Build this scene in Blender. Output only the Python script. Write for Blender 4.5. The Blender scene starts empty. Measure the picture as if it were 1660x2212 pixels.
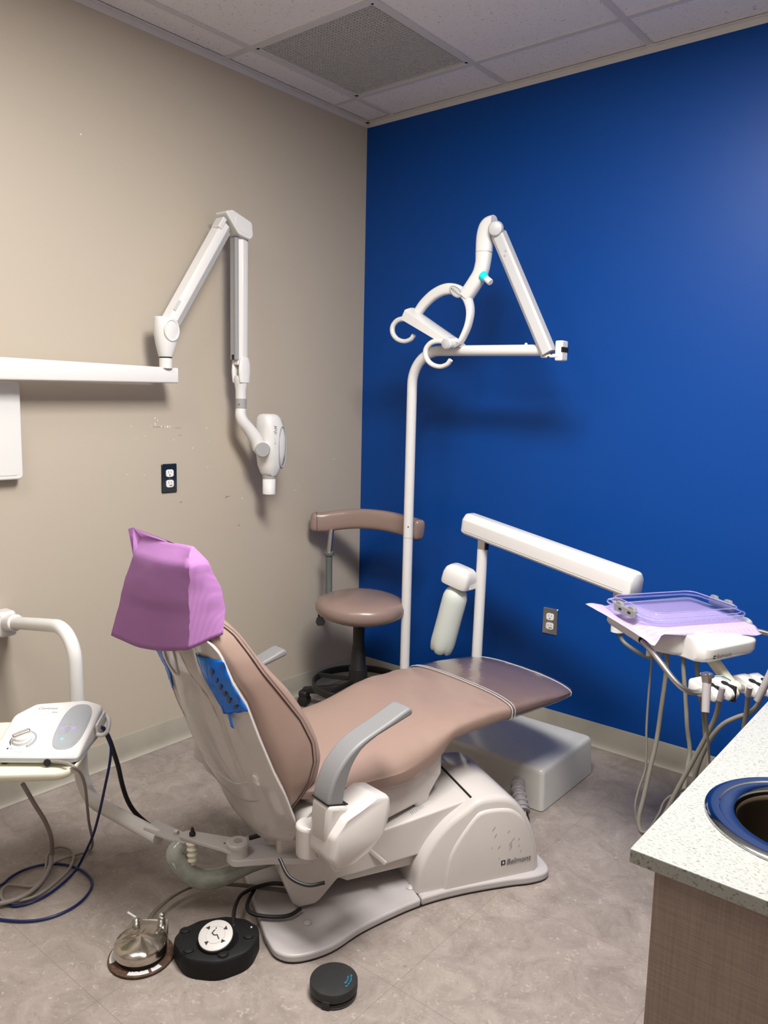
import bpy, bmesh, math, random
import numpy as np
from mathutils import Matrix, Vector, noise
random.seed(7)
SC = bpy.context.scene
COL = SC.collection
PI = math.pi

# ------------------------------------------------------------------ materials
def mat(name, col, rough=0.5, metal=0.0, spec=0.5, coat=0.0, trans=0.0, ior=1.45, emit=None, estr=0.0,
        bump=None, var=None, sss=0.0, alpha=1.0, sheen=0.0):
    m = bpy.data.materials.new(name)
    m.use_nodes = True
    nt = m.node_tree
    b = nt.nodes['Principled BSDF']
    b.inputs['Base Color'].default_value = (*col, 1)
    b.inputs['Roughness'].default_value = rough
    b.inputs['Metallic'].default_value = metal
    b.inputs['Specular IOR Level'].default_value = spec
    b.inputs['Coat Weight'].default_value = coat
    b.inputs['Coat Roughness'].default_value = 0.08
    b.inputs['Transmission Weight'].default_value = trans
    b.inputs['IOR'].default_value = ior
    b.inputs['Alpha'].default_value = alpha
    if sheen:
        b.inputs['Sheen Weight'].default_value = sheen
    if sss:
        b.inputs['Subsurface Weight'].default_value = sss
        b.inputs['Subsurface Radius'].default_value = (0.02, 0.02, 0.02)
        b.inputs['Subsurface Scale'].default_value = 0.5
    if emit:
        b.inputs['Emission Color'].default_value = (*emit, 1)
        b.inputs['Emission Strength'].default_value = estr
    tc = nt.nodes.new('ShaderNodeTexCoord')
    if bump:                                   # (scale, strength, distance[, stretch xyz])
        n = nt.nodes.new('ShaderNodeTexNoise')
        n.inputs['Scale'].default_value = bump[0]
        n.inputs['Detail'].default_value = 4
        mp = nt.nodes.new('ShaderNodeMapping')
        if len(bump) > 3:
            mp.inputs['Scale'].default_value = bump[3]
        nt.links.new(tc.outputs['Object'], mp.inputs['Vector'])
        nt.links.new(mp.outputs['Vector'], n.inputs['Vector'])
        bp = nt.nodes.new('ShaderNodeBump')
        bp.inputs['Strength'].default_value = bump[1]
        bp.inputs['Distance'].default_value = bump[2]
        nt.links.new(n.outputs['Fac'], bp.inputs['Height'])
        nt.links.new(bp.outputs['Normal'], b.inputs['Normal'])
    if var:                                    # (scale, second colour, lo, hi)
        n = nt.nodes.new('ShaderNodeTexNoise')
        n.inputs['Scale'].default_value = var[0]
        n.inputs['Detail'].default_value = 6
        nt.links.new(tc.outputs['Object'], n.inputs['Vector'])
        r = nt.nodes.new('ShaderNodeValToRGB')
        r.color_ramp.elements[0].position = var[2]
        r.color_ramp.elements[0].color = (*col, 1)
        r.color_ramp.elements[1].position = var[3]
        r.color_ramp.elements[1].color = (*var[1], 1)
        nt.links.new(n.outputs['Fac'], r.inputs['Fac'])
        nt.links.new(r.outputs['Color'], b.inputs['Base Color'])
    return m

def nodes(m):
    nt = m.node_tree
    return nt, nt.nodes['Principled BSDF'], nt.links

M = {}
M['white'] = mat('white enamel', (0.70, 0.69, 0.68), 0.28, coat=0.3, bump=(300, 0.03, 0.001))
M['chairwhite'] = mat('off white gloss plastic', (0.545, 0.51, 0.49), 0.22, coat=0.5, var=(9, (0.51, 0.475, 0.455), 0.5, 0.9))
M['boxwhite'] = mat('off white moulded plastic', (0.58, 0.575, 0.545), 0.3, coat=0.2, var=(14, (0.52, 0.505, 0.47), 0.55, 0.9))
M['baseplate'] = mat('pale painted steel', (0.43, 0.40, 0.40), 0.38, var=(16, (0.38, 0.35, 0.345), 0.5, 0.8))
M['brack'] = mat('pale grey painted bracket', (0.50, 0.48, 0.48), 0.3)
M['cream'] = mat('cream plastic', (0.76, 0.74, 0.60), 0.35)
M['alu'] = mat('satin grey arm plastic', (0.50, 0.50, 0.51), 0.4)
M['greyarm'] = mat('grey armrest urethane', (0.205, 0.205, 0.21), 0.45, bump=(400, 0.05, 0.0008))
M['lightgrey'] = mat('light grey plastic', (0.33, 0.33, 0.335), 0.4)
M['panelgrey'] = mat('grey control panel', (0.34, 0.36, 0.385), 0.35)
M['handpiece'] = mat('grey rubber sleeve', (0.33, 0.31, 0.32), 0.4)
M['steel'] = mat('brushed steel', (0.62, 0.60, 0.57), 0.22, 1.0, bump=(60, 0.08, 0.002, (1, 1, 12)))
M['satin'] = mat('satin nickel tube', (0.50, 0.49, 0.47), 0.35, 1.0)
M['chrome'] = mat('chrome', (0.75, 0.74, 0.72), 0.08, 1.0)
M['domesteel'] = mat('worn pressed steel', (0.60, 0.56, 0.50), 0.2, 1.0, bump=(30, 0.18, 0.004), var=(25, (0.38, 0.33, 0.27), 0.55, 0.75))
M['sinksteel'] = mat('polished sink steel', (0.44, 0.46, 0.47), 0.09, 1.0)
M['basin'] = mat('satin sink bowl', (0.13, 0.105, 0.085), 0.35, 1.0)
M['black'] = mat('black plastic', (0.012, 0.012, 0.013), 0.4)
M['blackrub'] = mat('black rubber', (0.008, 0.008, 0.0085), 0.6, spec=0.25, bump=(200, 0.1, 0.001))
M['stoolblack'] = mat('charcoal nylon', (0.012, 0.012, 0.0115), 0.5)
M['stoolgrey'] = mat('grey green post', (0.10, 0.115, 0.11), 0.35)
M['discgrey'] = mat('dark grey disc', (0.020, 0.021, 0.021), 0.45, spec=0.35, var=(20, (0.034, 0.031, 0.031), 0.5, 0.8))
M['vinyl'] = mat('taupe vinyl', (0.290, 0.200, 0.166), 0.34, bump=(220, 0.12, 0.0008), coat=0.12)
M['vinyldark'] = mat('taupe vinyl of the stool', (0.27, 0.19, 0.165), 0.3, bump=(220, 0.1, 0.0008), coat=0.15)
M['seam'] = mat('brown stitching', (0.06, 0.035, 0.03), 0.7)
M['hose'] = mat('grey silicone hose', (0.165, 0.157, 0.132), 0.38)
M['hosegrey'] = mat('taupe grey cord', (0.27, 0.235, 0.22), 0.45)
M['hosebrown'] = mat('brown grey hose', (0.14, 0.115, 0.095), 0.4)
M['blue_hose'] = mat('navy tube', (0.004, 0.010, 0.085), 0.35)
M['bluetape'] = mat('blue barrier film', (0.0, 0.15, 0.68), 0.25, coat=0.15, bump=(26, 0.6, 0.006, (3, 1, 0.5)), var=(13, (0.0, 0.26, 0.62), 0.5, 0.72))
M['dot'] = mat('dark navy button', (0.006, 0.012, 0.05), 0.4)
M['cyan'] = mat('turquoise film', (0.0, 0.75, 0.80), 0.4)
M['cyanink'] = mat('cyan print', (0.01, 0.25, 0.42), 0.5)
M['blackink'] = mat('black print', (0.012, 0.012, 0.014), 0.5)
M['greyink'] = mat('grey print', (0.16, 0.15, 0.15), 0.5)
M['paleink'] = mat('pale grey print', (0.38, 0.38, 0.40), 0.5)
M['led'] = mat('violet led', (0.1, 0.05, 0.8), 0.4, emit=(0.22, 0.12, 1.0), estr=3.0)
M['ledgreen'] = mat('green led', (0.1, 0.7, 0.5), 0.4, emit=(0.1, 0.9, 0.6), estr=1.5)
M['bottle'] = mat('frosted bottle plastic', (0.62, 0.66, 0.62), 0.4, sss=0.3)
M['lid'] = None
M['tipblue'] = mat('pale blue plastic tip', (0.22, 0.48, 0.72), 0.3)
M['red'] = mat('red cable', (0.4, 0.01, 0.01), 0.4)
M['copper'] = mat('brass fittings', (0.25, 0.17, 0.07), 0.35, 0.8)
M['rust'] = mat('rusted base', (0.05, 0.025, 0.015), 0.7, var=(60, (0.13, 0.06, 0.03), 0.45, 0.7))
M['outletwhite'] = mat('white outlet plastic', (0.82, 0.82, 0.80), 0.3)
M['plateblack'] = mat('dark navy cover plate', (0.008, 0.014, 0.022), 0.18, 0.0, coat=0.4)
M['dark'] = mat('dark recess', (0.006, 0.006, 0.006), 0.8)
M['label'] = mat('printed label', (0.55, 0.55, 0.55), 0.5)
M['whitedisc'] = mat('worn white disc', (0.50, 0.48, 0.46), 0.4, var=(40, (0.42, 0.36, 0.30), 0.62, 0.85))
M['laminate_edge'] = mat('dark laminate edge', (0.14, 0.105, 0.09), 0.5)
M['chip'] = mat('white plaster chip', (0.85, 0.83, 0.80), 0.7)
M['scuff'] = mat('brown scuff', (0.20, 0.16, 0.12), 0.7)
M['troffer'] = mat('white troffer metal', (0.8, 0.8, 0.8), 0.5)
M['lens'] = mat('lit prismatic lens', (0.9, 0.9, 0.9), 0.5, emit=(1.0, 0.97, 0.93), estr=6.0)

# see-through plastics: thin film = transparent + gloss
def film(name, tint, gloss=0.12, rough=0.08):
    m = bpy.data.materials.new(name); m.use_nodes = True
    nt = m.node_tree; nt.nodes.clear()
    out = nt.nodes.new('ShaderNodeOutputMaterial')
    tr = nt.nodes.new('ShaderNodeBsdfTransparent'); tr.inputs['Color'].default_value = (*tint, 1)
    gl = nt.nodes.new('ShaderNodeBsdfGlossy'); gl.inputs['Roughness'].default_value = rough
    gl.inputs['Color'].default_value = (0.95, 0.95, 1, 1)
    lw = nt.nodes.new('ShaderNodeLayerWeight'); lw.inputs['Blend'].default_value = 0.5
    fr = nt.nodes.new('ShaderNodeMath'); fr.operation = 'POWER'; fr.inputs[1].default_value = 5.0
    nt.links.new(lw.outputs['Facing'], fr.inputs[0])
    ad = nt.nodes.new('ShaderNodeMath'); ad.operation = 'ADD'; ad.use_clamp = True
    ad.inputs[1].default_value = gloss
    nt.links.new(fr.outputs[0], ad.inputs[0])
    tcn = nt.nodes.new('ShaderNodeTexCoord')
    n = nt.nodes.new('ShaderNodeTexNoise'); n.inputs['Scale'].default_value = 12
    n.inputs['Detail'].default_value = 3
    bp = nt.nodes.new('ShaderNodeBump'); bp.inputs['Strength'].default_value = 0.35; bp.inputs['Distance'].default_value = 0.01
    nt.links.new(tcn.outputs['Object'], n.inputs['Vector'])
    nt.links.new(n.outputs['Fac'], bp.inputs['Height'])
    nt.links.new(bp.outputs['Normal'], gl.inputs['Normal'])
    mx = nt.nodes.new('ShaderNodeMixShader')
    nt.links.new(ad.outputs[0], mx.inputs['Fac'])
    nt.links.new(tr.outputs[0], mx.inputs[1]); nt.links.new(gl.outputs[0], mx.inputs[2])
    nt.links.new(mx.outputs[0], out.inputs['Surface'])
    return m
M['lid'] = film('clear violet tray plastic', (0.86, 0.86, 0.98), 0.05, 0.06)
M['lidedge'] = mat('violet tray edge', (0.45, 0.44, 0.75), 0.12, coat=0.6, alpha=0.55)
M['latchgrey'] = mat('grey latch plastic', (0.24, 0.24, 0.245), 0.4)
M['sleeve'] = film('clear plastic sleeve', (0.80, 0.79, 0.78), 0.10, 0.16)
M['cleartube'] = mat('milky corrugated tubing', (0.30, 0.325, 0.29), 0.25, coat=0.5, bump=(40, 0.2, 0.003), var=(30, (0.42, 0.44, 0.41), 0.4, 0.7))

def paper(name, col, col2, axis='x', scale=700):
    m = mat(name, col, 0.85, sss=0.0)
    nt, b, L = nodes(m)
    tc = nt.nodes.new('ShaderNodeTexCoord')
    mp = nt.nodes.new('ShaderNodeMapping'); mp.inputs['Rotation'].default_value = (0, 0, math.radians(11))
    w = nt.nodes.new('ShaderNodeTexWave'); w.bands_direction = 'X' if axis == 'x' else 'Y'
    w.inputs['Scale'].default_value = scale / 20.0
    L.new(tc.outputs['Object'], mp.inputs['Vector']); L.new(mp.outputs['Vector'], w.inputs['Vector'])
    r = nt.nodes.new('ShaderNodeMixRGB')
    r.inputs[1].default_value = (*col, 1); r.inputs[2].default_value = (*col2, 1)
    L.new(w.outputs['Fac'], r.inputs[0]); L.new(r.outputs[0], b.inputs['Base Color'])
    bp = nt.nodes.new('ShaderNodeBump'); bp.inputs['Strength'].default_value = 0.12; bp.inputs['Distance'].default_value = 0.001
    L.new(w.outputs['Fac'], bp.inputs['Height']); L.new(bp.outputs['Normal'], b.inputs['Normal'])
    tl = nt.nodes.new('ShaderNodeBsdfTranslucent'); tl.inputs['Color'].default_value = (*col, 1)
    mx = nt.nodes.new('ShaderNodeMixShader'); mx.inputs[0].default_value = 0.25
    out = nt.nodes['Material Output']
    L.new(b.outputs[0], mx.inputs[1]); L.new(tl.outputs[0], mx.inputs[2]); L.new(mx.outputs[0], out.inputs['Surface'])
    return m
M['lilac'] = paper('lilac ribbed paper', (0.45, 0.21, 0.49), (0.42, 0.185, 0.45), 'x', 1500)
M['palelilac'] = paper('pale lilac ribbed paper', (0.66, 0.55, 0.76), (0.58, 0.47, 0.70), 'y', 420)

def wall_mat(name, col, rough, spec, bumpscale=140, bumpstr=0.06):
    m = mat(name, col, rough, spec=spec, bump=(bumpscale, bumpstr, 0.002))
    return m
M['beige'] = wall_mat('beige wall paint', (0.475, 0.415, 0.340), 0.42, 0.45)
M['bluewall'] = wall_mat('blue wall paint', (0.0, 0.052, 0.275), 0.42, 0.30)
M['offwall'] = wall_mat('plain wall paint', (0.30, 0.27, 0.23), 0.5, 0.3)
M['basebd'] = mat('greige vinyl cove base', (0.37, 0.345, 0.29), 0.4, var=(8, (0.32, 0.295, 0.245), 0.5, 0.8))
M['grid'] = mat('white ceiling grid', (0.62, 0.60, 0.60), 0.5)
M['grille'] = mat('grey eggcrate', (0.62, 0.61, 0.61), 0.5)

# floor: marbled linoleum sheets with fine seams
def floor_mat():
    m = mat('marbled linoleum', (0.4, 0.36, 0.33), 0.42, spec=0.4)
    nt, b, L = nodes(m)
    tc = nt.nodes.new('ShaderNodeTexCoord')
    n1 = nt.nodes.new('ShaderNodeTexNoise'); n1.inputs['Scale'].default_value = 9; n1.inputs['Detail'].default_value = 8; n1.inputs['Roughness'].default_value = 0.7
    n1.inputs['Distortion'].default_value = 1.2
    n2 = nt.nodes.new('ShaderNodeTexNoise'); n2.inputs['Scale'].default_value = 45; n2.inputs['Detail'].default_value = 6; n2.inputs['Distortion'].default_value = 2.5
    r1 = nt.nodes.new('ShaderNodeValToRGB')
    e = r1.color_ramp.elements
    e[0].position = 0.30; e[0].color = (0.200, 0.166, 0.146, 1)
    e[1].position = 0.72; e[1].color = (0.335, 0.288, 0.260, 1)
    r2 = nt.nodes.new('ShaderNodeValToRGB')
    e = r2.color_ramp.elements
    e[0].position = 0.60; e[0].color = (0, 0, 0, 1)
    e[1].position = 0.72; e[1].color = (1, 1, 1, 1)
    r3 = nt.nodes.new('ShaderNodeValToRGB')
    e = r3.color_ramp.elements
    e[0].position = 0.28; e[0].color = (1, 1, 1, 1)
    e[1].position = 0.38; e[1].color = (0, 0, 0, 1)
    for r in (n1, n2):
        L.new(tc.outputs['Object'], r.inputs['Vector'])
    L.new(n1.outputs['Fac'], r1.inputs['Fac']); L.new(n2.outputs['Fac'], r2.inputs['Fac']); L.new(n2.outputs['Fac'], r3.inputs['Fac'])
    mx = nt.nodes.new('ShaderNodeMixRGB'); mx.inputs[2].default_value = (0.47, 0.42, 0.385, 1)
    sc = nt.nodes.new('ShaderNodeMath'); sc.operation = 'MULTIPLY'; sc.inputs[1].default_value = 0.55
    L.new(r2.outputs['Color'], sc.inputs[0]); L.new(sc.outputs[0], mx.inputs[0]); L.new(r1.outputs['Color'], mx.inputs[1])
    mx2 = nt.nodes.new('ShaderNodeMixRGB'); mx2.inputs[2].default_value = (0.15, 0.12, 0.10, 1)
    sc2 = nt.nodes.new('ShaderNodeMath'); sc2.operation = 'MULTIPLY'; sc2.inputs[1].default_value = 0.5
    L.new(r3.outputs['Color'], sc2.inputs[0]); L.new(sc2.outputs[0], mx2.inputs[0]); L.new(mx.outputs[0], mx2.inputs[1])
    # seams of the half metre tiles, 1.2 mm wide
    sp = nt.nodes.new('ShaderNodeSeparateXYZ'); L.new(tc.outputs['Object'], sp.inputs[0])
    fac = None
    for ax, off in (('X', 1.545 - 1.46), ('Y', -1.631 + 2.0)):
        a = nt.nodes.new('ShaderNodeMath'); a.operation = 'SUBTRACT'; a.inputs[1].default_value = off - 0.495 * 20
        L.new(sp.outputs[ax], a.inputs[0])
        md = nt.nodes.new('ShaderNodeMath'); md.operation = 'MODULO'; md.inputs[1].default_value = 0.495
        L.new(a.outputs[0], md.inputs[0])
        c = nt.nodes.new('ShaderNodeMath'); c.operation = 'LESS_THAN'; c.inputs[1].default_value = 0.0013
        L.new(md.outputs[0], c.inputs[0])
        if fac is None:
            fac = c
        else:
            mxx = nt.nodes.new('ShaderNodeMath'); mxx.operation = 'MAXIMUM'
            L.new(fac.outputs[0], mxx.inputs[0]); L.new(c.outputs[0], mxx.inputs[1]); fac = mxx
    mx3 = nt.nodes.new('ShaderNodeMixRGB'); mx3.inputs[2].default_value = (0.14, 0.11, 0.10, 1)
    sc3 = nt.nodes.new('ShaderNodeMath'); sc3.operation = 'MULTIPLY'; sc3.inputs[1].default_value = 0.75
    L.new(fac.outputs[0], sc3.inputs[0]); L.new(sc3.outputs[0], mx3.inputs[0]); L.new(mx2.outputs[0], mx3.inputs[1])
    L.new(mx3.outputs[0], b.inputs['Base Color'])
    bp = nt.nodes.new('ShaderNodeBump'); bp.inputs['Strength'].default_value = 0.08; bp.inputs['Distance'].default_value = 0.002
    L.new(n2.outputs['Fac'], bp.inputs['Height']); L.new(bp.outputs['Normal'], b.inputs['Normal'])
    return m
M['floor'] = floor_mat()

def tile_mat():       # fissured acoustic tile
    m = mat('acoustic ceiling tile', (0.5, 0.48, 0.47), 0.9)
    nt, b, L = nodes(m)
    tc = nt.nodes.new('ShaderNodeTexCoord')
    v = nt.nodes.new('ShaderNodeTexNoise'); v.inputs['Scale'].default_value = 95; v.inputs['Detail'].default_value = 3; v.inputs['Distortion'].default_value = 1.5
    mp = nt.nodes.new('ShaderNodeMapping'); mp.inputs['Scale'].default_value = (1, 1.8, 1); mp.inputs['Rotation'].default_value = (0, 0, 0.5)
    L.new(tc.outputs['Object'], mp.inputs['Vector']); L.new(mp.outputs['Vector'], v.inputs['Vector'])
    r = nt.nodes.new('ShaderNodeValToRGB'); e = r.color_ramp.elements
    e[0].position = 0.305; e[0].color = (0.20, 0.18, 0.17, 1)
    e[1].position = 0.355; e[1].color = (0.80, 0.77, 0.765, 1)
    L.new(v.outputs['Fac'], r.inputs['Fac']); L.new(r.outputs['Color'], b.inputs['Base Color'])
    bp = nt.nodes.new('ShaderNodeBump'); bp.inputs['Strength'].default_value = 0.4; bp.inputs['Distance'].default_value = 0.003
    L.new(v.outputs['Fac'], bp.inputs['Height']); L.new(bp.outputs['Normal'], b.inputs['Normal'])
    return m
M['tile'] = tile_mat()

def quartz_mat():
    m = mat('speckled quartz', (0.7, 0.7, 0.67), 0.25, coat=0.2)
    nt, b, L = nodes(m)
    tc = nt.nodes.new('ShaderNodeTexCoord')
    mp = nt.nodes.new('ShaderNodeMapping'); mp.inputs['Scale'].default_value = (1.0, 2.2, 1); mp.inputs['Rotation'].default_value = (0, 0, 0.6)
    v = nt.nodes.new('ShaderNodeTexNoise'); v.inputs['Scale'].default_value = 210; v.inputs['Detail'].default_value = 2; v.inputs['Distortion'].default_value = 0.6
    L.new(tc.outputs['Object'], mp.inputs['Vector']); L.new(mp.outputs['Vector'], v.inputs['Vector'])
    r = nt.nodes.new('ShaderNodeValToRGB'); e = r.color_ramp.elements
    e[0].position = 0.345; e[0].color = (0.17, 0.165, 0.14, 1)
    e[1].position = 0.425; e[1].color = (0.315, 0.32, 0.30, 1)
    L.new(v.outputs['Fac'], r.inputs['Fac']); L.new(r.outputs['Color'], b.inputs['Base Color'])
    return m
M['quartz'] = quartz_mat()

def linen_mat():
    m = mat('linen pattern laminate', (0.2, 0.15, 0.13), 0.45)
    nt, b, L = nodes(m)
    tc = nt.nodes.new('ShaderNodeTexCoord')
    outs = []
    for s in ((250, 1, 6), (8, 1, 250)):
        mp = nt.nodes.new('ShaderNodeMapping'); mp.inputs['Scale'].default_value = s
        n = nt.nodes.new('ShaderNodeTexNoise'); n.inputs['Scale'].default_value = 2.0; n.inputs['Detail'].default_value = 4
        L.new(tc.outputs['Object'], mp.inputs['Vector']); L.new(mp.outputs['Vector'], n.inputs['Vector'])
        outs.append(n)
    a = nt.nodes.new('ShaderNodeMath'); a.operation = 'ADD'
    L.new(outs[0].outputs['Fac'], a.inputs[0]); L.new(outs[1].outputs['Fac'], a.inputs[1])
    h = nt.nodes.new('ShaderNodeMath'); h.operation = 'MULTIPLY'; h.inputs[1].default_value = 0.5
    L.new(a.outputs[0], h.inputs[0])
    r = nt.nodes.new('ShaderNodeValToRGB'); e = r.color_ramp.elements
    e[0].position = 0.30; e[0].color = (0.225, 0.165, 0.142, 1)
    e[1].position = 0.70; e[1].color = (0.335, 0.262, 0.232, 1)
    L.new(h.outputs[0], r.inputs['Fac']); L.new(r.outputs['Color'], b.inputs['Base Color'])
    return m
M['linen'] = linen_mat()

# ------------------------------------------------------------------ mesh helpers
def V3(p): return np.array(p, dtype=float)

def catmull(pts, sub=6, closed=False):
    P = [V3(p) for p in pts]
    n = len(P); out = []
    if n < 3: return P
    rng = range(n) if closed else range(n - 1)
    for i in rng:
        p0 = P[(i - 1) % n] if (closed or i > 0) else P[0] * 2 - P[1]
        p1 = P[i]; p2 = P[(i + 1) % n]
        p3 = P[(i + 2) % n] if (closed or i + 2 < n) else P[-1] * 2 - P[-2]
        for k in range(sub):
            t = k / sub
            out.append(0.5 * ((2 * p1) + (-p0 + p2) * t + (2 * p0 - 5 * p1 + 4 * p2 - p3) * t * t + (-p0 + 3 * p1 - 3 * p2 + p3) * t ** 3))
    if not closed: out.append(P[-1])
    return out

def fillet(pts, r, seg=8):
    """polyline with rounded corners"""
    P = [V3(p) for p in pts]; out = [P[0]]
    for i in range(1, len(P) - 1):
        a, b, c = P[i - 1], P[i], P[i + 1]
        u = (a - b); lu = np.linalg.norm(u); u /= lu
        w = (c - b); lw = np.linalg.norm(w); w /= lw
        ang = math.acos(max(-1, min(1, float(u @ w))))
        if ang > 3.1: out.append(b); continue
        d = min(r / math.tan(ang / 2), lu * .49, lw * .49)
        rr = d * math.tan(ang / 2)
        bis = (u + w); bis /= np.linalg.norm(bis)
        cen = b + bis * (rr / math.sin(ang / 2))
        s = b + u * d - cen; e = b + w * d - cen
        tot = math.acos(max(-1, min(1, float(s @ e) / (rr * rr))))
        for k in range(seg + 1):
            t = k / seg
            out.append(cen + (s * math.sin((1 - t) * tot) + e * math.sin(t * tot)) / math.sin(tot))
    out.append(P[-1])
    return out

class MB:
    def __init__(s): s.v = []; s.f = []
    def add(s, vs, fs):
        o = len(s.v)
        s.v += [tuple(float(c) for c in p) for p in vs]
        s.f += [tuple(i + o for i in f) for f in fs]
        return s
    def box(s, c, d, X=(1, 0, 0), Y=(0, 1, 0), Z=(0, 0, 1)):
        c = V3(c); X = V3(X); Y = V3(Y); Z = V3(Z)
        vs = [c + X * d[0] / 2 * a + Y * d[1] / 2 * b + Z * d[2] / 2 * e for e in (-1, 1) for b in (-1, 1) for a in (-1, 1)]
        return s.add(vs, [(0, 2, 3, 1), (4, 5, 7, 6), (0, 1, 5, 4), (2, 6, 7, 3), (0, 4, 6, 2), (1, 3, 7, 5)])
    def loft(s, rings, closed=True, cap=True, loop=False):
        n = len(rings[0]); vs = [p for r in rings for p in r]; fs = []
        R = len(rings)
        for i in range(R if loop else R - 1):
            a = i * n; b = ((i + 1) % R) * n
            for j in range(n if closed else n - 1):
                k = (j + 1) % n
                fs.append((a + j, a + k, b + k, b + j))
        if cap and closed and not loop:
            fs.append(tuple(range(n - 1, -1, -1))); fs.append(tuple(range((R - 1) * n, R * n)))
        return s.add(vs, fs)
    def sweep(s, pts, prof, up=None, cap=True, closed=False):
        """prof: list of (a,b) or function(i,t)->list; a along side axis, b along up axis"""
        P = [V3(p) for p in pts]; n = len(P); rings = []
        T = []
        for i in range(n):
            if closed: t = P[(i + 1) % n] - P[(i - 1) % n]
            else: t = P[min(i + 1, n - 1)] - P[max(i - 1, 0)]
            T.append(t / (np.linalg.norm(t) + 1e-12))
        if up is None:
            r = np.cross(T[0], [0, 0, 1.0])
            if np.linalg.norm(r) < 0.1: r = np.cross(T[0], [1.0, 0, 0])
            r /= np.linalg.norm(r)
        for i in range(n):
            t = T[i]
            if up is None:
                r = r - t * (r @ t); r /= np.linalg.norm(r); u = np.cross(r, t)
            else:
                r = np.cross(t, V3(up)); r /= np.linalg.norm(r); u = np.cross(r, t)
            pf = prof(i / (n - 1.0)) if callable(prof) else prof
            rings.append([P[i] + r * a + u * b for a, b in pf])
        return s.loft(rings, True, cap, closed)
    def tube(s, pts, r, n=12, cap=True, closed=False, up=None):
        def pf(t):
            rr = r(t) if callable(r) else r
            return [(rr * math.cos(2 * PI * k / n), rr * math.sin(2 * PI * k / n)) for k in range(n)]
        return s.sweep(pts, pf, up, cap, closed)
    def lathe(s, prof, c=(0, 0, 0), axis=(0, 0, 1), n=32, cap=True):
        """prof: (radius, height) pairs along axis from c"""
        A = V3(axis); A /= np.linalg.norm(A)
        r = np.cross(A, [0, 0, 1.0])
        if np.linalg.norm(r) < 0.05: r = np.array([1.0, 0, 0])
        r /= np.linalg.norm(r); u = np.cross(A, r)
        rings = [[V3(c) + A * h + (r * math.cos(2 * PI * k / n) + u * math.sin(2 * PI * k / n)) * max(rad, 1e-5) for k in range(n)] for rad, h in prof]
        return s.loft(rings, True, cap)
    def prism(s, poly, h0, h1, O=(0, 0, 0), X=(1, 0, 0), Y=(0, 1, 0), Z=(0, 0, 1)):
        O, X, Y, Z = V3(O), V3(X), V3(Y), V3(Z); n = len(poly)
        vs = [O + X * a + Y * b + Z * h for h in (h0, h1) for a, b in poly]
        fs = [tuple(range(n - 1, -1, -1)), tuple(range(n, 2 * n))]
        fs += [(i, (i + 1) % n, n + (i + 1) % n, n + i) for i in range(n)]
        return s.add(vs, fs)
    def grid(s, nu, nv, fn):
        vs = [fn(i / (nu - 1), j / (nv - 1)) for i in range(nu) for j in range(nv)]
        fs = [(i * nv + j, (i + 1) * nv + j, (i + 1) * nv + j + 1, i * nv + j + 1) for i in range(nu - 1) for j in range(nv - 1)]
        return s.add(vs, fs)
    def sphere(s, c, r, n=16, m=10, sc=(1, 1, 1)):
        pr = []
        rings = []
        for i in range(m + 1):
            th = PI * i / m
            rr = max(math.sin(th), 1e-4)
            rings.append([(c[0] + r * sc[0] * rr * math.cos(2 * PI * k / n), c[1] + r * sc[1] * rr * math.sin(2 * PI * k / n), c[2] - r * sc[2] * math.cos(th)) for k in range(n)])
        return s.loft(rings, True, True)

def rrect(w, h, r, seg=5, cx=0, cy=0):
    out = []
    for sx, sy, a0 in ((1, 1, 0), (-1, 1, 90), (-1, -1, 180), (1, -1, 270)):
        for k in range(seg + 1):
            a = math.radians(a0 + 90 * k / seg)
            out.append((cx + sx * (w / 2 - r) + r * math.cos(a), cy + sy * (h / 2 - r) + r * math.sin(a)))
    return out

def superell(w, h, e=3.0, n=32, cx=0, cy=0):
    out = []
    for k in range(n):
        a = 2 * PI * k / n; c, s_ = math.cos(a), math.sin(a)
        out.append((cx + w * math.copysign(abs(c) ** (2 / e), c), cy + h * math.copysign(abs(s_) ** (2 / e), s_)))
    return out

def roundpoly(pts, r, seg=5):
    """2-D closed polygon with rounded corners; r number or list"""
    n = len(pts); out = []
    for i in range(n):
        a, b, c = (np.array(pts[(i - 1) % n], float), np.array(pts[i], float), np.array(pts[(i + 1) % n], float))
        rr = r[i] if isinstance(r, (list, tuple)) else r
        u = a - b; lu = np.linalg.norm(u); u /= lu; w = c - b; lw = np.linalg.norm(w); w /= lw
        ang = math.acos(max(-1, min(1, float(u @ w))))
        if rr <= 0 or ang > 3.05: out.append(tuple(b)); continue
        d = min(rr / math.tan(ang / 2), lu * .48, lw * .48)
        p0 = b + u * d; p2 = b + w * d
        for k in range(seg + 1):
            t = k / seg
            q = (1 - t) ** 2 * p0 + 2 * t * (1 - t) * b + t * t * p2
            out.append(tuple(q))
    return out

ORIG = {}
def finish(me, ang):
    bm = bmesh.new(); bm.from_mesh(me)
    bmesh.ops.remove_doubles(bm, verts=bm.verts, dist=2e-5)
    bmesh.ops.recalc_face_normals(bm, faces=bm.faces)
    a = math.radians(ang)
    for f in bm.faces: f.smooth = True
    for e in bm.edges:
        if len(e.link_faces) == 2:
            e.smooth = e.calc_face_angle(0) < a
    bm.to_mesh(me); bm.free()

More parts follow.
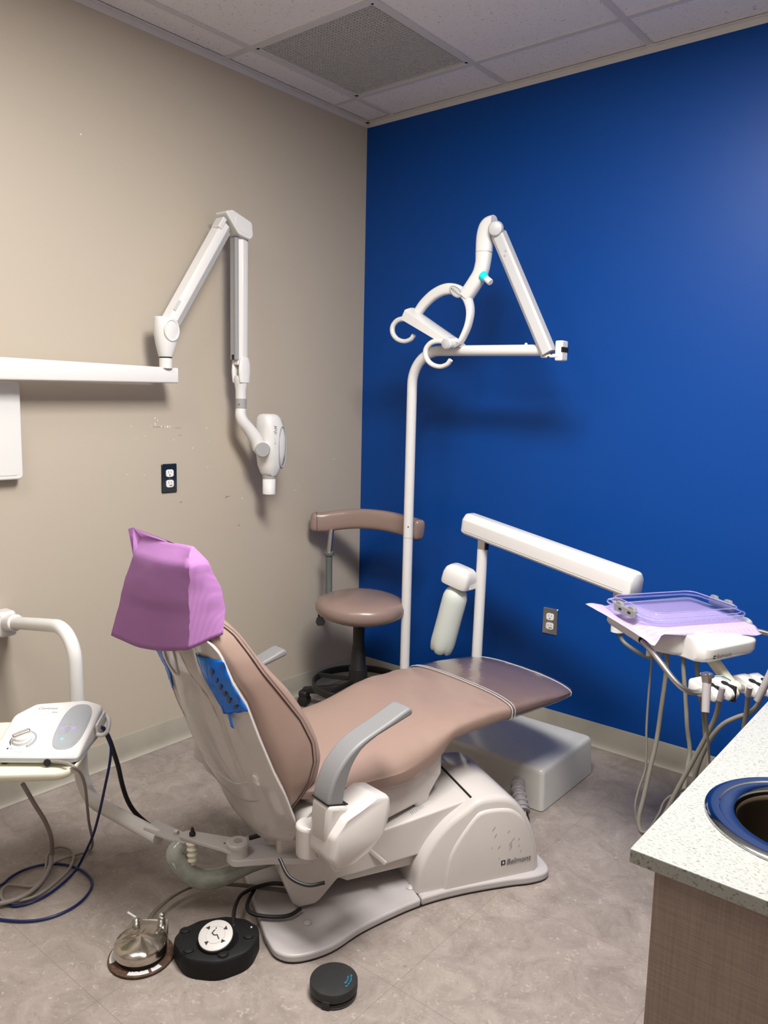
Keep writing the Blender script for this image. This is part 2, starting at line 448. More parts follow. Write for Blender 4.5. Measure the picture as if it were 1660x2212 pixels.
def obj(name, mb, m, parent=None, bevel=0, bseg=3, sub=0, ang=38, solid=0, label=None, kind=None):
    me = bpy.data.meshes.new(name)
    o = bpy.data.objects.new(name, me)
    base = ORIG.get(parent.name, (0, 0, 0)) if parent is not None else None
    if parent is None:
        vs = np.array(mb.v)
        c = (vs.min(0) + vs.max(0)) / 2; c[2] = vs[:, 2].min()
        base = tuple(float(x) for x in c)
        o.location = base
    b = base
    me.from_pydata([(x - b[0], y - b[1], z - b[2]) for x, y, z in mb.v], [], mb.f)
    me.validate()
    finish(me, ang)
    me.materials.append(M[m] if isinstance(m, str) else m)
    COL.objects.link(o)
    ORIG[o.name] = base
    if parent is not None: o.parent = parent
    if solid:
        md = o.modifiers.new('thickness', 'SOLIDIFY'); md.thickness = solid; md.offset = 0
    if sub:
        md = o.modifiers.new('smooth', 'SUBSURF'); md.levels = sub; md.render_levels = sub
    if bevel:
        md = o.modifiers.new('bevel', 'BEVEL'); md.width = bevel; md.segments = bseg
        md.limit_method = 'ANGLE'; md.angle_limit = math.radians(32)
    if label: o['label'] = label
    if kind: o['kind'] = kind
    return o

def thing(name, label, cat, loc, group=None):
    o = bpy.data.objects.new(name, None); COL.objects.link(o)
    o.location = loc; o.empty_display_size = 0.05
    o['label'] = label; o['category'] = cat
    if group: o['group'] = group
    ORIG[o.name] = tuple(loc)
    return o

def tag(o, label, cat, group=None, kind=None):
    o['label'] = label; o['category'] = cat
    if group: o['group'] = group
    if kind: o['kind'] = kind
    return o

def text(name, body, size, O, X, Y, m, parent, shear=0.0, spacing=1.0, bold=0.0, depth=0.0004):
    """flat lettering: O = left end of the baseline, X reading direction, Y up"""
    cu = bpy.data.curves.new(name, 'FONT'); cu.body = body; cu.size = size; cu.shear = shear
    cu.space_character = spacing; cu.offset = bold; cu.resolution_u = 3
    tmp = bpy.data.objects.new('tmp', cu)
    me0 = bpy.data.meshes.new_from_object(tmp)
    mb = MB(); X = V3(X); X /= np.linalg.norm(X); Y = V3(Y); Y /= np.linalg.norm(Y); Z = np.cross(X, Y); Y = np.cross(Z, X)
    mb.add([V3(O) + X * v.co.x + Y * v.co.y + Z * depth for v in me0.vertices], [tuple(p.vertices) for p in me0.polygons])
    bpy.data.objects.remove(tmp); bpy.data.curves.remove(cu); bpy.data.meshes.remove(me0)
    o = obj(name, mb, m, parent)
    return o

def lerp(a, b, t): return a + (b - a) * t
def interp(x, xs, ys): return float(np.interp(x, xs, ys))
def nz(x, y, z, s=1.0): return noise.noise(Vector((x * s, y * s, z * s)))

P_blue=[(0.6534,-1.903,0.5071),(0.6676,-1.892,0.5049),(0.6866,-1.879,0.4925),(0.7032,-1.87,0.4669),(0.7124,-1.868,0.4347),(0.7139,-1.875,0.3893),(0.7108,-1.887,0.334),(0.6887,-1.894,0.2487),(0.6303,-1.881,0.1533),(0.5671,-1.869,0.07162),(0.5312,-1.88,0.006),(0.5651,-1.936,0.006),(0.5873,-1.998,0.006),(0.5885,-2.046,0.006),(0.577,-2.077,0.006),(0.5578,-2.093,0.006)]
P_blue2=[(0.4106,-2.094,0.006),(0.4416,-2.082,0.006),(0.4455,-2.063,0.006),(0.4296,-2.032,0.006),(0.4235,-1.991,0.006),(0.4341,-1.95,0.006),(0.462,-1.913,0.006),(0.5045,-1.888,0.006),(0.5606,-1.878,0.006),(0.6157,-1.884,0.006),(0.6514,-1.905,0.006),(0.6809,-1.944,0.006),(0.6949,-1.987,0.006),(0.6919,-2.036,0.006),(0.6752,-2.074,0.006),(0.6425,-2.109,0.006),(0.5956,-2.14,0.006),(0.5528,-2.158,0.006)]
P_black=[(0.6176,-1.883,0.4931),(0.62,-1.857,0.4788),(0.6226,-1.834,0.4527),(0.6203,-1.816,0.4142),(0.6176,-1.801,0.3683),(0.6142,-1.786,0.3183),(0.6121,-1.773,0.2572),(0.6122,-1.757,0.2022),(0.6157,-1.736,0.1573),(0.6243,-1.709,0.119),(0.6213,-1.679,0.0856)]
P_grey=[(0.7495,-2.028,0.462),(0.7791,-2.025,0.464),(0.7916,-2.02,0.458),(0.7256,-1.967,0.4011),(0.6721,-1.926,0.3319),(0.6162,-1.89,0.2386),(0.5595,-1.854,0.1518),(0.5057,-1.815,0.06556),(0.4703,-1.796,0.012),(0.4787,-1.819,0.01),(0.4695,-1.853,0.01),(0.4605,-1.886,0.01),(0.4632,-1.924,0.01),(0.4928,-1.962,0.01),(0.5184,-1.993,0.01),(0.5248,-2.017,0.01),(0.4896,-2.04,0.01),(0.4672,-2.06,0.01),(0.4872,-2.086,0.01),(0.5288,-2.099,0.01),(0.5506,-2.08,0.01),(0.5519,-2.051,0.01),(0.5238,-1.996,0.01),(0.4673,-1.945,0.01),(0.4177,-1.915,0.01),(0.3888,-1.881,0.01),(0.3982,-1.855,0.01),(0.4379,-1.846,0.01),(0.4785,-1.862,0.01),(0.5246,-1.902,0.01),(0.5533,-1.955,0.01),(0.5732,-2.011,0.01),(0.5697,-2.056,0.01),(0.5412,-2.095,0.01),(0.5178,-2.129,0.01)]
P_grey2=[(0.5134,-2.024,0.3207),(0.5008,-2.001,0.2739),(0.4901,-1.977,0.2247),(0.4829,-1.951,0.1712),(0.4714,-1.929,0.113),(0.45,-1.914,0.06049),(0.4349,-1.909,0.018),(0.4873,-1.944,0.018),(0.5354,-1.994,0.018),(0.558,-2.04,0.018),(0.5597,-2.081,0.018),(0.5486,-2.111,0.018),(0.5325,-2.139,0.018)]
P_ped=[(0.9411,-1.916,0.03),(0.9154,-1.884,0.03),(0.8984,-1.839,0.03),(0.8891,-1.784,0.03),(0.8982,-1.726,0.03),(0.9363,-1.68,0.03),(0.9789,-1.647,0.03),(1.029,-1.616,0.03),(1.081,-1.586,0.03),(1.116,-1.568,0.03)]
P_foot=[(1.137,-1.786,0.05),(1.103,-1.758,0.05),(1.072,-1.725,0.05),(1.051,-1.689,0.05),(1.05,-1.658,0.05),(1.058,-1.626,0.05),(1.077,-1.593,0.05),(1.102,-1.575,0.05)]
P_loop=[(1.04,-1.624,0.04),(1.08,-1.69,0.04),(1.112,-1.711,0.04),(1.146,-1.703,0.04),(1.184,-1.677,0.04),(1.204,-1.649,0.04),(1.206,-1.611,0.04)]
P_hA=[(1.831,-0.8394,0.7355),(1.841,-0.8483,0.6917),(1.846,-0.8669,0.6162),(1.854,-0.888,0.513),(1.866,-0.9057,0.4107),(1.86,-0.9306,0.3505),(1.859,-0.9485,0.3049),(1.871,-0.9561,0.2635),(1.899,-0.9976,0.2642),(1.92,-0.9999,0.2786),(1.942,-0.9945,0.3314),(1.963,-0.9895,0.3836)]
P_hB=[(1.879,-0.8385,0.742),(1.886,-0.8554,0.6782),(1.889,-0.8805,0.587),(1.891,-0.9068,0.493),(1.888,-0.9332,0.4204),(1.886,-0.9595,0.3483),(1.884,-0.9819,0.2941),(1.893,-0.9911,0.2646),(1.908,-0.9916,0.2594),(1.936,-1.027,0.293),(1.964,-1.022,0.3438),(1.989,-1.014,0.4197),(2.02,-0.9996,0.5075),(2.046,-0.991,0.5809),(2.064,-0.9925,0.6369),(2.073,-1.003,0.6855)]
P_hC=[(1.921,-0.8309,0.7386),(1.931,-0.8467,0.6868),(1.946,-0.8611,0.6219),(1.962,-0.877,0.5407),(1.977,-0.8896,0.4842),(1.98,-0.9096,0.4416),(1.983,-0.9311,0.3927),(1.982,-0.9525,0.3578)]
P_hD=[(1.951,-0.8058,0.7395),(1.961,-0.8219,0.6768),(1.977,-0.8318,0.6219),(1.992,-0.8411,0.5743),(2.006,-0.8542,0.51),(2.02,-0.8649,0.46),(2.027,-0.8829,0.4002)]
P_hF=[(2.152,-0.9356,0.7034),(2.146,-0.9279,0.6734),(2.128,-0.9302,0.6458),(2.101,-0.9378,0.6289),(2.072,-0.9483,0.6053),(2.049,-0.9563,0.5671),(2.034,-0.9587,0.5254),(2.022,-0.9595,0.4801),(2.014,-0.9562,0.4344),(2.007,-0.9534,0.3849)]
P_hG=[(2.127,-0.9559,0.6996),(2.124,-0.9426,0.6617),(2.119,-0.932,0.6169),(2.115,-0.9212,0.565),(2.113,-0.9108,0.5092)]
P_hG2=[(2.134,-0.9627,0.7033),(2.128,-0.9404,0.6622),(2.122,-0.9193,0.6138),(2.118,-0.898,0.558)]
P_hH=[(2.064,-1.077,0.6755),(2.064,-1.061,0.6351),(2.067,-1.046,0.5817),(2.068,-1.031,0.5338),(2.067,-1.018,0.4819)]
P_syr=[(2.05,-1.048,0.7572),(2.055,-1.056,0.7349),(2.059,-1.068,0.7005),(2.063,-1.078,0.674)]
P_syrtip=[(2.059,-1.053,0.7583),(2.082,-1.022,0.7566),(2.095,-1.001,0.7422)]
P_armtube=[(2.012,-0.8808,0.7707),(2.042,-0.9139,0.7409),(2.075,-0.9461,0.7033)]
P_cond=[(1.357,-0.6633,0.07),(1.407,-0.7141,0.06),(1.441,-0.7491,0.04),(1.461,-0.7632,0.02)]
P_assist=[(0.5982,-1.868,0.2274),(0.648,-1.864,0.2169),(0.7175,-1.843,0.2114),(0.7948,-1.816,0.2047)]
P_clear=[(0.934,-1.8,0.206),(0.9322,-1.819,0.1845),(0.9402,-1.801,0.1405),(0.9541,-1.777,0.109),(0.9727,-1.746,0.092),(0.9956,-1.709,0.09166),(1.015,-1.672,0.1006),(1.035,-1.636,0.1098),(1.062,-1.594,0.1157),(1.078,-1.563,0.1138)]
LAMP_A, LAMP_B, EXPO = 106.0, 9.0, 0.0

# ------------------------------------------------------------------ the room
H = 2.73
RX, RY = 2.92, -4.0
GX, GY, T = 0.161, -0.263, 0.61

def wall(name, pts, m):
    o = obj(name, MB().add(pts, [tuple(range(len(pts)))]), m, ang=180); o['kind'] = 'structure'; return o
def slab(name, c, d, m):
    o = obj(name, MB().box(c, d), m); o['kind'] = 'structure'; return o
slab('floor', (RX / 2, RY / 2, -0.05), (RX + .2, -RY + .2, 0.1), 'floor')
wl = slab('wall_left', (-0.05, RY / 2, H / 2), (0.1, -RY + .2, H), 'beige')
wb = slab('wall_back', (RX / 2, 0.05, H / 2), (RX, 0.1, H), 'bluewall')
slab('wall_right', (RX + .05, RY / 2, H / 2), (0.1, -RY, H), 'offwall')
slab('wall_front', (RX / 2, RY - .05, H / 2), (RX, 0.1, H), 'offwall')

# ceiling: acoustic tiles (the air grille and the two lamps take the place of a tile)
xs = [0] + [GX + T * k for k in range(5)] + [RX]
ys = [0] + [GY - T * k for k in range(7)] + [RY]
LAMPS = [(3, 3), (3, 4), (2, 5), (2, 6)]      # cells i,j taken by the light troffers
cm = MB()
for i in range(len(xs) - 1):
    for j in range(len(ys) - 1):
        if (i, j) == (1, 1): continue
        x0, x1 = xs[i], xs[i + 1]; y1, y0 = ys[j], ys[j + 1]
        if x1 - x0 < 0.02 or y1 - y0 < 0.02: continue
        cm.box(((x0 + x1) / 2, (y0 + y1) / 2, H + .012), (x1 - x0 - .004, y1 - y0 - .004, 0.018))
ceil = obj('ceiling', cm, 'tile'); ceil['kind'] = 'structure'
gm = MB()
for x in xs[1:-1]:
    gm.box((x, RY / 2, H + .0005), (0.024, -RY, 0.004))
for y in ys[1:-1]:
    gm.box((RX / 2, y, H + .0008), (RX, 0.024, 0.004))
g = obj('trim_1', gm, 'grid'); g['kind'] = 'structure'
am = MB()
am.box((0.011, RY / 2, H - .002), (0.022, -RY, 0.003)).box((0.0012, RY / 2, H - .012), (0.0024, -RY, 0.022))
g = obj('trim_2', am, 'grid'); g['kind'] = 'structure'
am = MB()
am.box((RX / 2, -0.011, H - .002), (RX, 0.022, 0.003)).box((RX / 2, -0.0012, H - .012), (RX, 0.0024, 0.022))
g = obj('trim_3', am, 'grid'); g['kind'] = 'structure'

# cove base: upright strip and a curled toe
def cove(name, p0, p1, nrm):
    prof = [(0, 0), (0.016, 0), (0.0165, 0.003), (0.012, 0.006), (0.008, 0.012), (0.0055, 0.022), (0.0045, 0.035), (0.0045, 0.098), (0.003, 0.1025), (0, 0.103)]
    N = V3(nrm); rings = []
    for p in (p0, p1):
        rings.append([V3(p) + N * a + np.array([0, 0, b]) for a, b in prof])
    o = obj(name, MB().loft(rings), 'basebd', ang=50); o['kind'] = 'structure'; return o
cove('baseboard_left', (0, RY, 0), (0, 0, 0), (1, 0, 0))
cove('baseboard_back', (0, 0, 0), (RX, 0, 0), (0, -1, 0))

# chips and scuffs on the beige wall
ch = MB()
for y, z, w, h in [(-1.214, 1.330, .003, .006), (-1.203, 1.322, .002, .006), (-1.214, 1.307, .003, .008), (-1.186, 1.297, .004, .006), (-1.169, 1.297, .002, .005),
                   (-1.158, 1.297, .0045, .007), (-1.147, 1.297, .003, .006), (-1.231, 1.300, .002, .002), (-1.32, 1.30, .002, .004), (-1.30, 1.255, .002, .002),
                   (-1.26, 1.262, .002, .003), (-.97, 1.29, .005, .003), (-.955, 1.235, .002, .004), (-1.13, 1.245, .003, .003), (-1.04, 1.21, .003, .004),
                   (-.965, 1.13, .002, .004), (-1.34, 1.12, .004, .002), (-1.265, 1.115, .004, .002), (-.46, 1.0, .012, .0015), (-.78, .985, .003, .006),
                   (-.20, 1.13, .02, .001), (-1.49, 2.29, .005, .004), (-1.02, .62, .002, .002)]:
    ch.box((0.0002, y, z), (0.0008, w, h))
c_ = obj('paint_chips', ch, 'chip', wl); c_['kind'] = 'stuff'
ch = MB()
for y, z, w, h in [(-1.20, 1.296, .05, .0012), (-1.11, 1.292, .03, .001), (-1.10, 1.262, .02, .001), (-.86, 1.0, .02, .002), (-.87, .996, .008, .003),
                   (-1.10, .995, .01, .003), (-1.01, .60, .02, .001), (-.99, .55, .02, .0012), (-1.0, .42, .01, .002), (-.80, .87, .01, .003), (-1.17, .72, .03, .001),
                   (-.62, 1.32, .004, .001), (-.92, .30, .03, .001)]:
    ch.box((0.0002, y, z), (0.0006, w, h))
c_ = obj('scuff_marks', ch, 'scuff', wl); c_['kind'] = 'stuff'

# air grille
vx, vy = GX + T / 2, GY - T / 2
vent = thing('ceiling_vent', 'square grey eggcrate air return grille set in the speckled tile ceiling', 'vent', (vx, vy, H))
m = MB()
for sx in (-1, 1):
    m.box((vx + sx * (T / 2 - .019), vy, H + .006), (0.014, T - .024, 0.008))
    m.box((vx, vy + sx * (T / 2 - .019), H + .006), (T - .024, 0.014, 0.008))
obj('frame', m, 'grid', vent)
m = MB(); K = 38; span = T - .05
for k in range(K + 1):
    d = -span / 2 + span * k / K
    m.box((vx + d, vy, H + .012), (0.0022, span, 0.013))
    m.box((vx, vy + d, H + .012), (span, 0.0022, 0.013))
o = obj('eggcrate_grille', m, 'grille', vent)
obj('duct_box', MB().box((vx, vy, H + .20), (span, span, 0.34)), 'handpiece', vent)

# ceiling lamps (fluorescent troffers, out of the picture's frame)
def troffer(cx, cy, w, h, lab, power, col):
    t = thing('ceiling_light', lab, 'ceiling light', (cx, cy, H - .012))
    m = MB()
    for sx in (-1, 1):
        m.box((cx + sx * (w / 2 - .03), cy, H - .008), (0.03, h - .03, 0.012))
        m.box((cx, cy + sx * (h / 2 - .03), H - .008), (w - .03, 0.03, 0.012))
    obj('frame', m, 'troffer', t)
    obj('diffuser', MB().box((cx, cy, H - .006), (w - .09, h - .09, 0.006)), 'lens', t)
    L = bpy.data.lights.new('fluorescent_lamp', 'AREA'); L.shape = 'RECTANGLE'; L.size = w - .1; L.size_y = h - .1
    L.energy = power; L.color = col
    lo = bpy.data.objects.new('lamp', L); COL.objects.link(lo); lo.parent = t; lo.location = (0, 0, -.008)
    ORIG[lo.name] = (0, 0, 0)
    return t, lo

# ------------------------------------------------------------------ duplex outlets
def outlet(loc, X, N, label, plate):
    X, N, Z = V3(X), V3(N), np.array([0, 0, 1.0]); O = V3(loc)
    t = thing('wall_outlet', label, 'outlet', tuple(O))
    m = MB().loft([[O + N * h + X * a * s + Z * b * s for a, b in rrect(.070, .114, .004)] for h, s in ((0.0003, 1), (0.004, 1), (0.0062, .955))])
    obj('cover_plate', m, plate, t, ang=25)
    for k, dz in enumerate((.0205, -.0205)):
        c = O + Z * dz
        prof = roundpoly([(-.0172, -.010), (-.010, -.0145), (.010, -.0145), (.0172, -.010), (.0172, .010), (.010, .0145), (-.010, .0145), (-.0172, .010)], .004, 4)
        s = obj('socket', MB().prism(prof, .005, .0085, c, X, Z, N), 'outletwhite', t)
        hm = MB()
        hm.box(c + X * -.0062 + Z * .004 + N * .0086, (.0018, .0008, .0075), X, N, Z)
        hm.box(c + X * .0062 + Z * .004 + N * .0086, (.0018, .0008, .0062), X, N, Z)
        hm.lathe([(.0026, 0), (.0026, .0008)], c + Z * -.0075 + N * .0083, N, 14)
        if k == 1: hm.lathe([(.0026, 0), (.0026, .0008)], c + Z * -.0072 + X * .0075 + N * .0083, N, 14)
        obj('slots', hm, 'dark', s)
    obj('screw', MB().lathe([(.0032, 0), (.0026, .0012)], O + N * .006, N, 14), 'satin', t)
    return t
outlet((0, -1.156, 1.095), (0, 1, 0), (1, 0, 0), 'double wall outlet with dark cover plate on the beige wall', 'plateblack')
outlet((1.094, 0, .495), (1, 0, 0), (0, -1, 0), 'double wall outlet with steel cover plate on the blue wall', 'steel')

# white wall panel cut by the left edge
t = thing('wall_panel', 'white rounded control panel on the beige wall below the long bar', 'panel', (0, -1.92, 1.13))
m = MB().prism(rrect(.34, .318, .016, 5, -1.925, 1.289), 0.001, .042, (0, 0, 0), (0, 1, 0), (0, 0, 1), (1, 0, 0))
obj('housing', m, 'white', t, bevel=.005)
obj('face_plate', MB().prism(rrect(.31, .288, .012, 5, -1.925, 1.289), .042, .0435, (0, 0, 0), (0, 1, 0), (0, 0, 1), (1, 0, 0)), 'white', t)

# ------------------------------------------------------------------ x-ray unit on the beige wall
xr = thing('dental_xray_unit', 'white folding arm with x-ray head hanging in front of the beige wall', 'x-ray unit', (0.11, -1.6, 1.01))
X0 = 0.125
m = MB(); st = []
for y, h, zc in ((-2.45, .080, 1.484), (-1.87, .071, 1.486), (-1.195, .056, 1.491)):
    st.append([(X0 - .025 + a, y, zc + b) for a, b in rrect(.052, h, .006, 3)])
m.loft(st)
bar = obj('extension_arm', m, 'white', xr, bevel=.003)
obj('wall_mount', MB().box((.05, -2.38, 1.484), (.10, .16, .16)), 'white', xr, bevel=.01)
cy = -1.243
XC = X0 - .01
obj('collar', MB().lathe([(.024, 1.515), (.024, 1.552)], (XC, cy, 0), (0, 0, 1), 28), 'white', xr, bevel=.001)
obj('collar_gap', MB().lathe([(.0225, 1.552), (.0225, 1.558)], (XC, cy, 0), (0, 0, 1), 28), 'dark', xr)
# lower joint cover: teardrop cup, flattened towards the arm
rings = []
for z, w, d, oy in ((1.556, .0235, .0235, 0), (1.566, .027, .026, 0), (1.60, .038, .032, .002), (1.64, .047, .036, .004), (1.672, .049, .037, .004), (1.690, .044, .034, .001), (1.700, .036, .028, -.006)):
    rings.append([(XC + b, cy + oy + a, z) for a, b in superell(w, d, 2.3, 28)])
jc = obj('joint_cover', MB().loft(rings), 'white', xr, ang=50, bevel=.003)
obj('cover_rim', MB().tube([(XC + .034, cy + .004 + .030 * math.cos(a), 1.652 + .037 * math.sin(a)) for a in np.linspace(0, 2 * PI, 30)[:-1]], .0035, 8, closed=True), 'white', jc)

# arm section: six-sided extrusion with a grey lower strip
def hexarm(a, b, w, d, nrm):
    """w: width in the wall plane, d: depth off the wall"""
    prof = [(-w / 2, -d * .3), (-w / 2 + .008, d / 2 * .8), (-w * .18, d / 2), (w * .20, d / 2), (w / 2, d * .22), (w / 2, -d / 2), (-w / 2 + .006, -d / 2)]
    return MB().sweep([a, b], [(p, q) for p, q in prof], nrm)
A0, A1 = (XC, -1.232, 1.672), (XC, -.972, 2.072)
ua = obj('upper_arm', hexarm(A0, A1, .058, .050, (1, 0, 0)), 'white', xr, bevel=.0015)
dA = V3(A1) - V3(A0); dA /= np.linalg.norm(dA); sA = np.cross(dA, [1, 0, 0])
obj('grey_strip', MB().box((V3(A0) + V3(A1)) / 2 + sA * .0215 + np.array([.0195, 0, 0]), (.010, .017, .44), (1, 0, 0), sA, dA), 'lightgrey', ua, label='grey strip along the arm')
obj('label_plate', MB().box(V3(A0) + dA * .075 - sA * .018 + np.array([.0245, 0, 0]), (.0012, .012, .045), (1, 0, 0), sA, dA), 'label', ua)
obj('end_plug', MB().box(V3(A1) - dA * .012 - sA * .02 + np.array([.004, 0, 0]), (.048, .020, .05), (1, 0, 0), sA, dA), 'white', ua, bevel=.004)
# elbow cover
el = MB()
pl = roundpoly([(-.992, 2.117), (-.955, 2.128), (-.858, 2.098), (-.852, 2.045), (-.868, 2.030), (-.925, 2.041), (-.955, 2.075)], [.008, .012, .02, .02, .015, .03, .03], 6)
el.prism(pl, -.034, .034, (XC + .006, 0, 0), (0, 1, 0), (0, 0, 1), (1, 0, 0))
ec = obj('elbow_cover', el, 'white', xr, bevel=.006)
pl2 = roundpoly([(-.945, 2.108), (-.872, 2.088), (-.866, 2.052), (-.880, 2.045), (-.925, 2.055), (-.944, 2.078)], .012, 6)
obj('elbow_inset', MB().prism(pl2, .0335, .0350, (XC + .006, 0, 0), (0, 1, 0), (0, 0, 1), (1, 0, 0)), 'white', ec, bevel=.001)
# lower arm, hanging
B0, B1 = (XC, -.880, 2.052), (XC, -.884, 1.545)
la = obj('lower_arm', hexarm(B0, B1, .054, .046, (1, 0, 0)), 'white', xr, bevel=.0015)
obj('grey_channel', MB().box((XC - .002, -.915, 1.80), (.036, .014, .47)).box((XC + .010, -.922, 1.80), (.010, .004, .47)), 'lightgrey', la, bevel=.001, label='grey channel on the arm')
obj('pivot_bolt', MB().lathe([(.007, 0), (.007, .006)], (XC, -.915, 1.585), (0, -1, 0), 16).box((XC, -.921, 1.575), (.022, .004, .02)), 'black', la)
# fork joint
fj = MB()
for s, zt in ((-1, 1.560), (1, 1.575)):
    rr = []
    for k, (z, w) in enumerate(((1.475, .024), (1.490, .027), (1.52, .030), (1.55, .028), (zt, .020))):
        rr.append([(XC + s * .021 + b, -.884 + a, z) for a, b in superell(w, .010 if k < 4 else .007, 2.4, 20)])
    fj.loft(rr)
obj('fork_joint', fj, 'white', xr, ang=50, bevel=.003)
rr = []
for z, w, d in ((1.405, .021, .021), (1.445, .021, .021), (1.47, .023, .028), (1.49, .027, .031), (1.503, .024, .028)):
    rr.append([(XC + b, -.885 + a, z) for a, b in superell(w, d, 2.3, 24)])
obj('fork_neck', MB().loft(rr), 'white', xr, ang=50)
obj('grey_collar', MB().lathe([(.0225, 1.372), (.0225, 1.412)], (XC, -.885, 0), (0, 0, 1), 28), 'lightgrey', xr, bevel=.001, label='grey collar ring')
obj('set_screw', MB().lathe([(.0035, 0), (.003, .003)], (XC + .012, -.905, 1.39), (.5, -.87, 0), 12), 'chrome', xr)
# swan-neck yoke
pts = catmull([(XC, -.885, 1.374), (XC + .002, -.888, 1.345), (XC + .006, -.878, 1.318), (XC + .012, -.850, 1.285), (XC + .020, -.822, 1.245), (XC + .026, -.808, 1.210)], 6)
obj('yoke_arm', MB().tube(pts, lambda t: lerp(.0215, .030, t ** 1.5), 20), 'white', xr)
# head
hd = MB(); HC = (XC + .012, -.738)
rr = []
for z, w, d, oy, e in ((1.092, .028, .030, -.002, 2.4), (1.105, .036, .036, -.002, 2.6), (1.135, .047, .046, .001, 3), (1.19, .055, .054, .004, 3.2), (1.25, .056, .055, .004, 3.2),
                       (1.30, .052, .052, -.002, 3.2), (1.335, .044, .045, -.008, 3), (1.348, .034, .036, -.010, 2.6), (1.352, .02, .02, -.010, 2.4)):
    rr.append([(HC[0] + b, HC[1] + oy + a, z) for a, b in superell(w, d, e, 36)])
hd.loft(rr)
h_ = obj('tube_head', hd, 'white', xr, ang=60)
obj('side_band', MB().loft([[(HC[0] + .010 + a * .5, HC[1] + .046 + q, z) for a, q in superell(ww, .012, 3, 20)] for z, ww in ((1.12, .02), (1.15, .05), (1.22, .060), (1.29, .05), (1.325, .02))]), 'lightgrey', h_, ang=60, label='grey oval side band')
pts = [(HC[0] + .0475 + .004 * math.cos(a * 2), HC[1] + .012 + .030 * math.cos(a), 1.21 + .075 * math.sin(a)) for a in np.linspace(0, 2 * PI, 40)[:-1]]
pts = [(HC[0] + .052, HC[1] + .024 + .022 * math.cos(a), 1.215 + .085 * math.sin(a)) for a in np.linspace(0, 2 * PI, 40)[:-1]]
obj('loop_rim', MB().tube(pts, .0035, 8, closed=True), 'lightgrey', h_)
lb = MB()
random.seed(3)
for k in range(9):
    lb.box((HC[0] + .0535, HC[1] - .016 + random.uniform(-.002, .002), 1.300 - k * .0075 - (.012 if k > 4 else 0)), (.0006, random.uniform(.008, .016), .0022), (1, 0, 0), (0, 1, -.3), (0, .3, 1))
obj('label_print', lb, 'greyink', h_)
obj('pivot_knob', MB().lathe([(.031, -.055), (.033, -.01), (.033, .008), (.030, .012)], (XC + .040, -.806, 1.206), (.80, -.60, 0), 32), 'white', xr, ang=40)
obj('pivot_cap', MB().lathe([(.030, .0), (.030, .026), (.028, .028)], (XC + .040, -.806, 1.206), (.80, -.60, 0), 32), 'lightgrey', xr, label='grey round pivot cap')
obj('cone_ring', MB().lathe([(.029, 0), (.0285, -.016)], (HC[0], HC[1] - .004, 1.096), (0, 0, 1), 28), 'lightgrey', xr, label='grey ring above the cone')
obj('aiming_cone', MB().lathe([(.027, 1.080), (.027, 1.014), (.024, 1.014), (.024, 1.075)], (HC[0], HC[1] - .004, 0), (0, 0, 1), 28, cap=False), 'white', xr, solid=.0008)

# ------------------------------------------------------------------ stool in the corner
SX, SY = .368, -.420
st = thing('dental_stool', 'low taupe vinyl stool with curved backrest standing in the room corner', 'stool', (SX, SY, 0))
rr = []
for z, r in ((.468, .135), (.472, .165), (.485, .192), (.505, .204), (.527, .205), (.545, .196), (.558, .17), (.566, .125), (.570, .07), (.5715, .02)):
    rr.append([(SX + .010 + (r * (1.0 + .03 * math.cos(2 * a))) * math.cos(a), SY + r * .98 * math.sin(a), z - .010 + (.003 * math.sin(a * 3 + 1) if r > .1 else 0) + .0012 * math.sin(a * 34) * (1 if .15 < r < .2 and z < .52 else 0)) for a in np.linspace(0, 2 * PI, 97)[:-1]])
obj('seat', MB().loft(rr), 'vinyldark', st, ang=80)
obj('seat_pan', MB().lathe([(.10, .440), (.12, .460)], (SX, SY, 0), (0, 0, 1), 28), 'black', st)
# curved backrest
bz = .880
arc = catmull([(.055, -.415, .854), (.088, -.375, .850), (.128, -.335, .858), (.188, -.293, .868), (.262, -.265, .874), (.361, -.248, .874), (.465, -.244, .867), (.545, -.250, .858), (.575, -.256, .854)], 6)
def bp(t):
    s = min(1, (min(t, 1 - t) / .05) ** .5) if min(t, 1 - t) < .05 else 1
    return superell(.030 * (.55 + .45 * s), .046 * (.72 + .28 * s), 3.2, 28)
br = obj('backrest', MB().sweep(arc, bp, (0, 0, 1)), 'vinyldark', st, ang=60)
for i0 in (3, len(arc) - 5):
    a = V3(arc[i0]); b = V3(arc[i0 + 1]); t_ = (b - a) / np.linalg.norm(b - a); r_ = np.cross(t_, [0, 0, 1.0])
    obj('stitching', MB().tube([a + r_ * p + np.array([0, 0, 1.0]) * q for p, q in superell(.0305, .0465, 3.2, 28)], .0012, 6, closed=True), 'seam', br)
obj('back_post', MB().tube([(.132, -.355, .82), (.132, -.37, .70)], .0125, 16), 'satin', st)
obj('back_sleeve', MB().tube([(.132, -.37, .71), (.134, -.37, .49), (.16, -.38, .452), (.30, -.41, .447)], .0155, 16), 'stoolgrey', st)
obj('clamp_collar', MB().lathe([(.022, .698), (.024, .703), (.024, .714), (.021, .718)], (.132, -.37, 0), (0, 0, 1), 24), 'stoolgrey', st)
lv = obj('height_lever', MB().tube(catmull([(.32, -.49, .455), (.25, -.52, .468), (.222, -.525, .462), (.224, -.526, .448)], 5), .005, 8), 'black', st)
obj('lever_paddle', MB().prism(roundpoly([(-.013, 0), (.013, 0), (.022, -.024), (.014, -.042), (-.014, -.042), (-.022, -.024)], .006), -.003, .003, (.229, -.528, .452), (.63, .77, 0), (0, -.15, 1), (.77, -.63, 0)), 'stoolgrey', lv, bevel=.002)
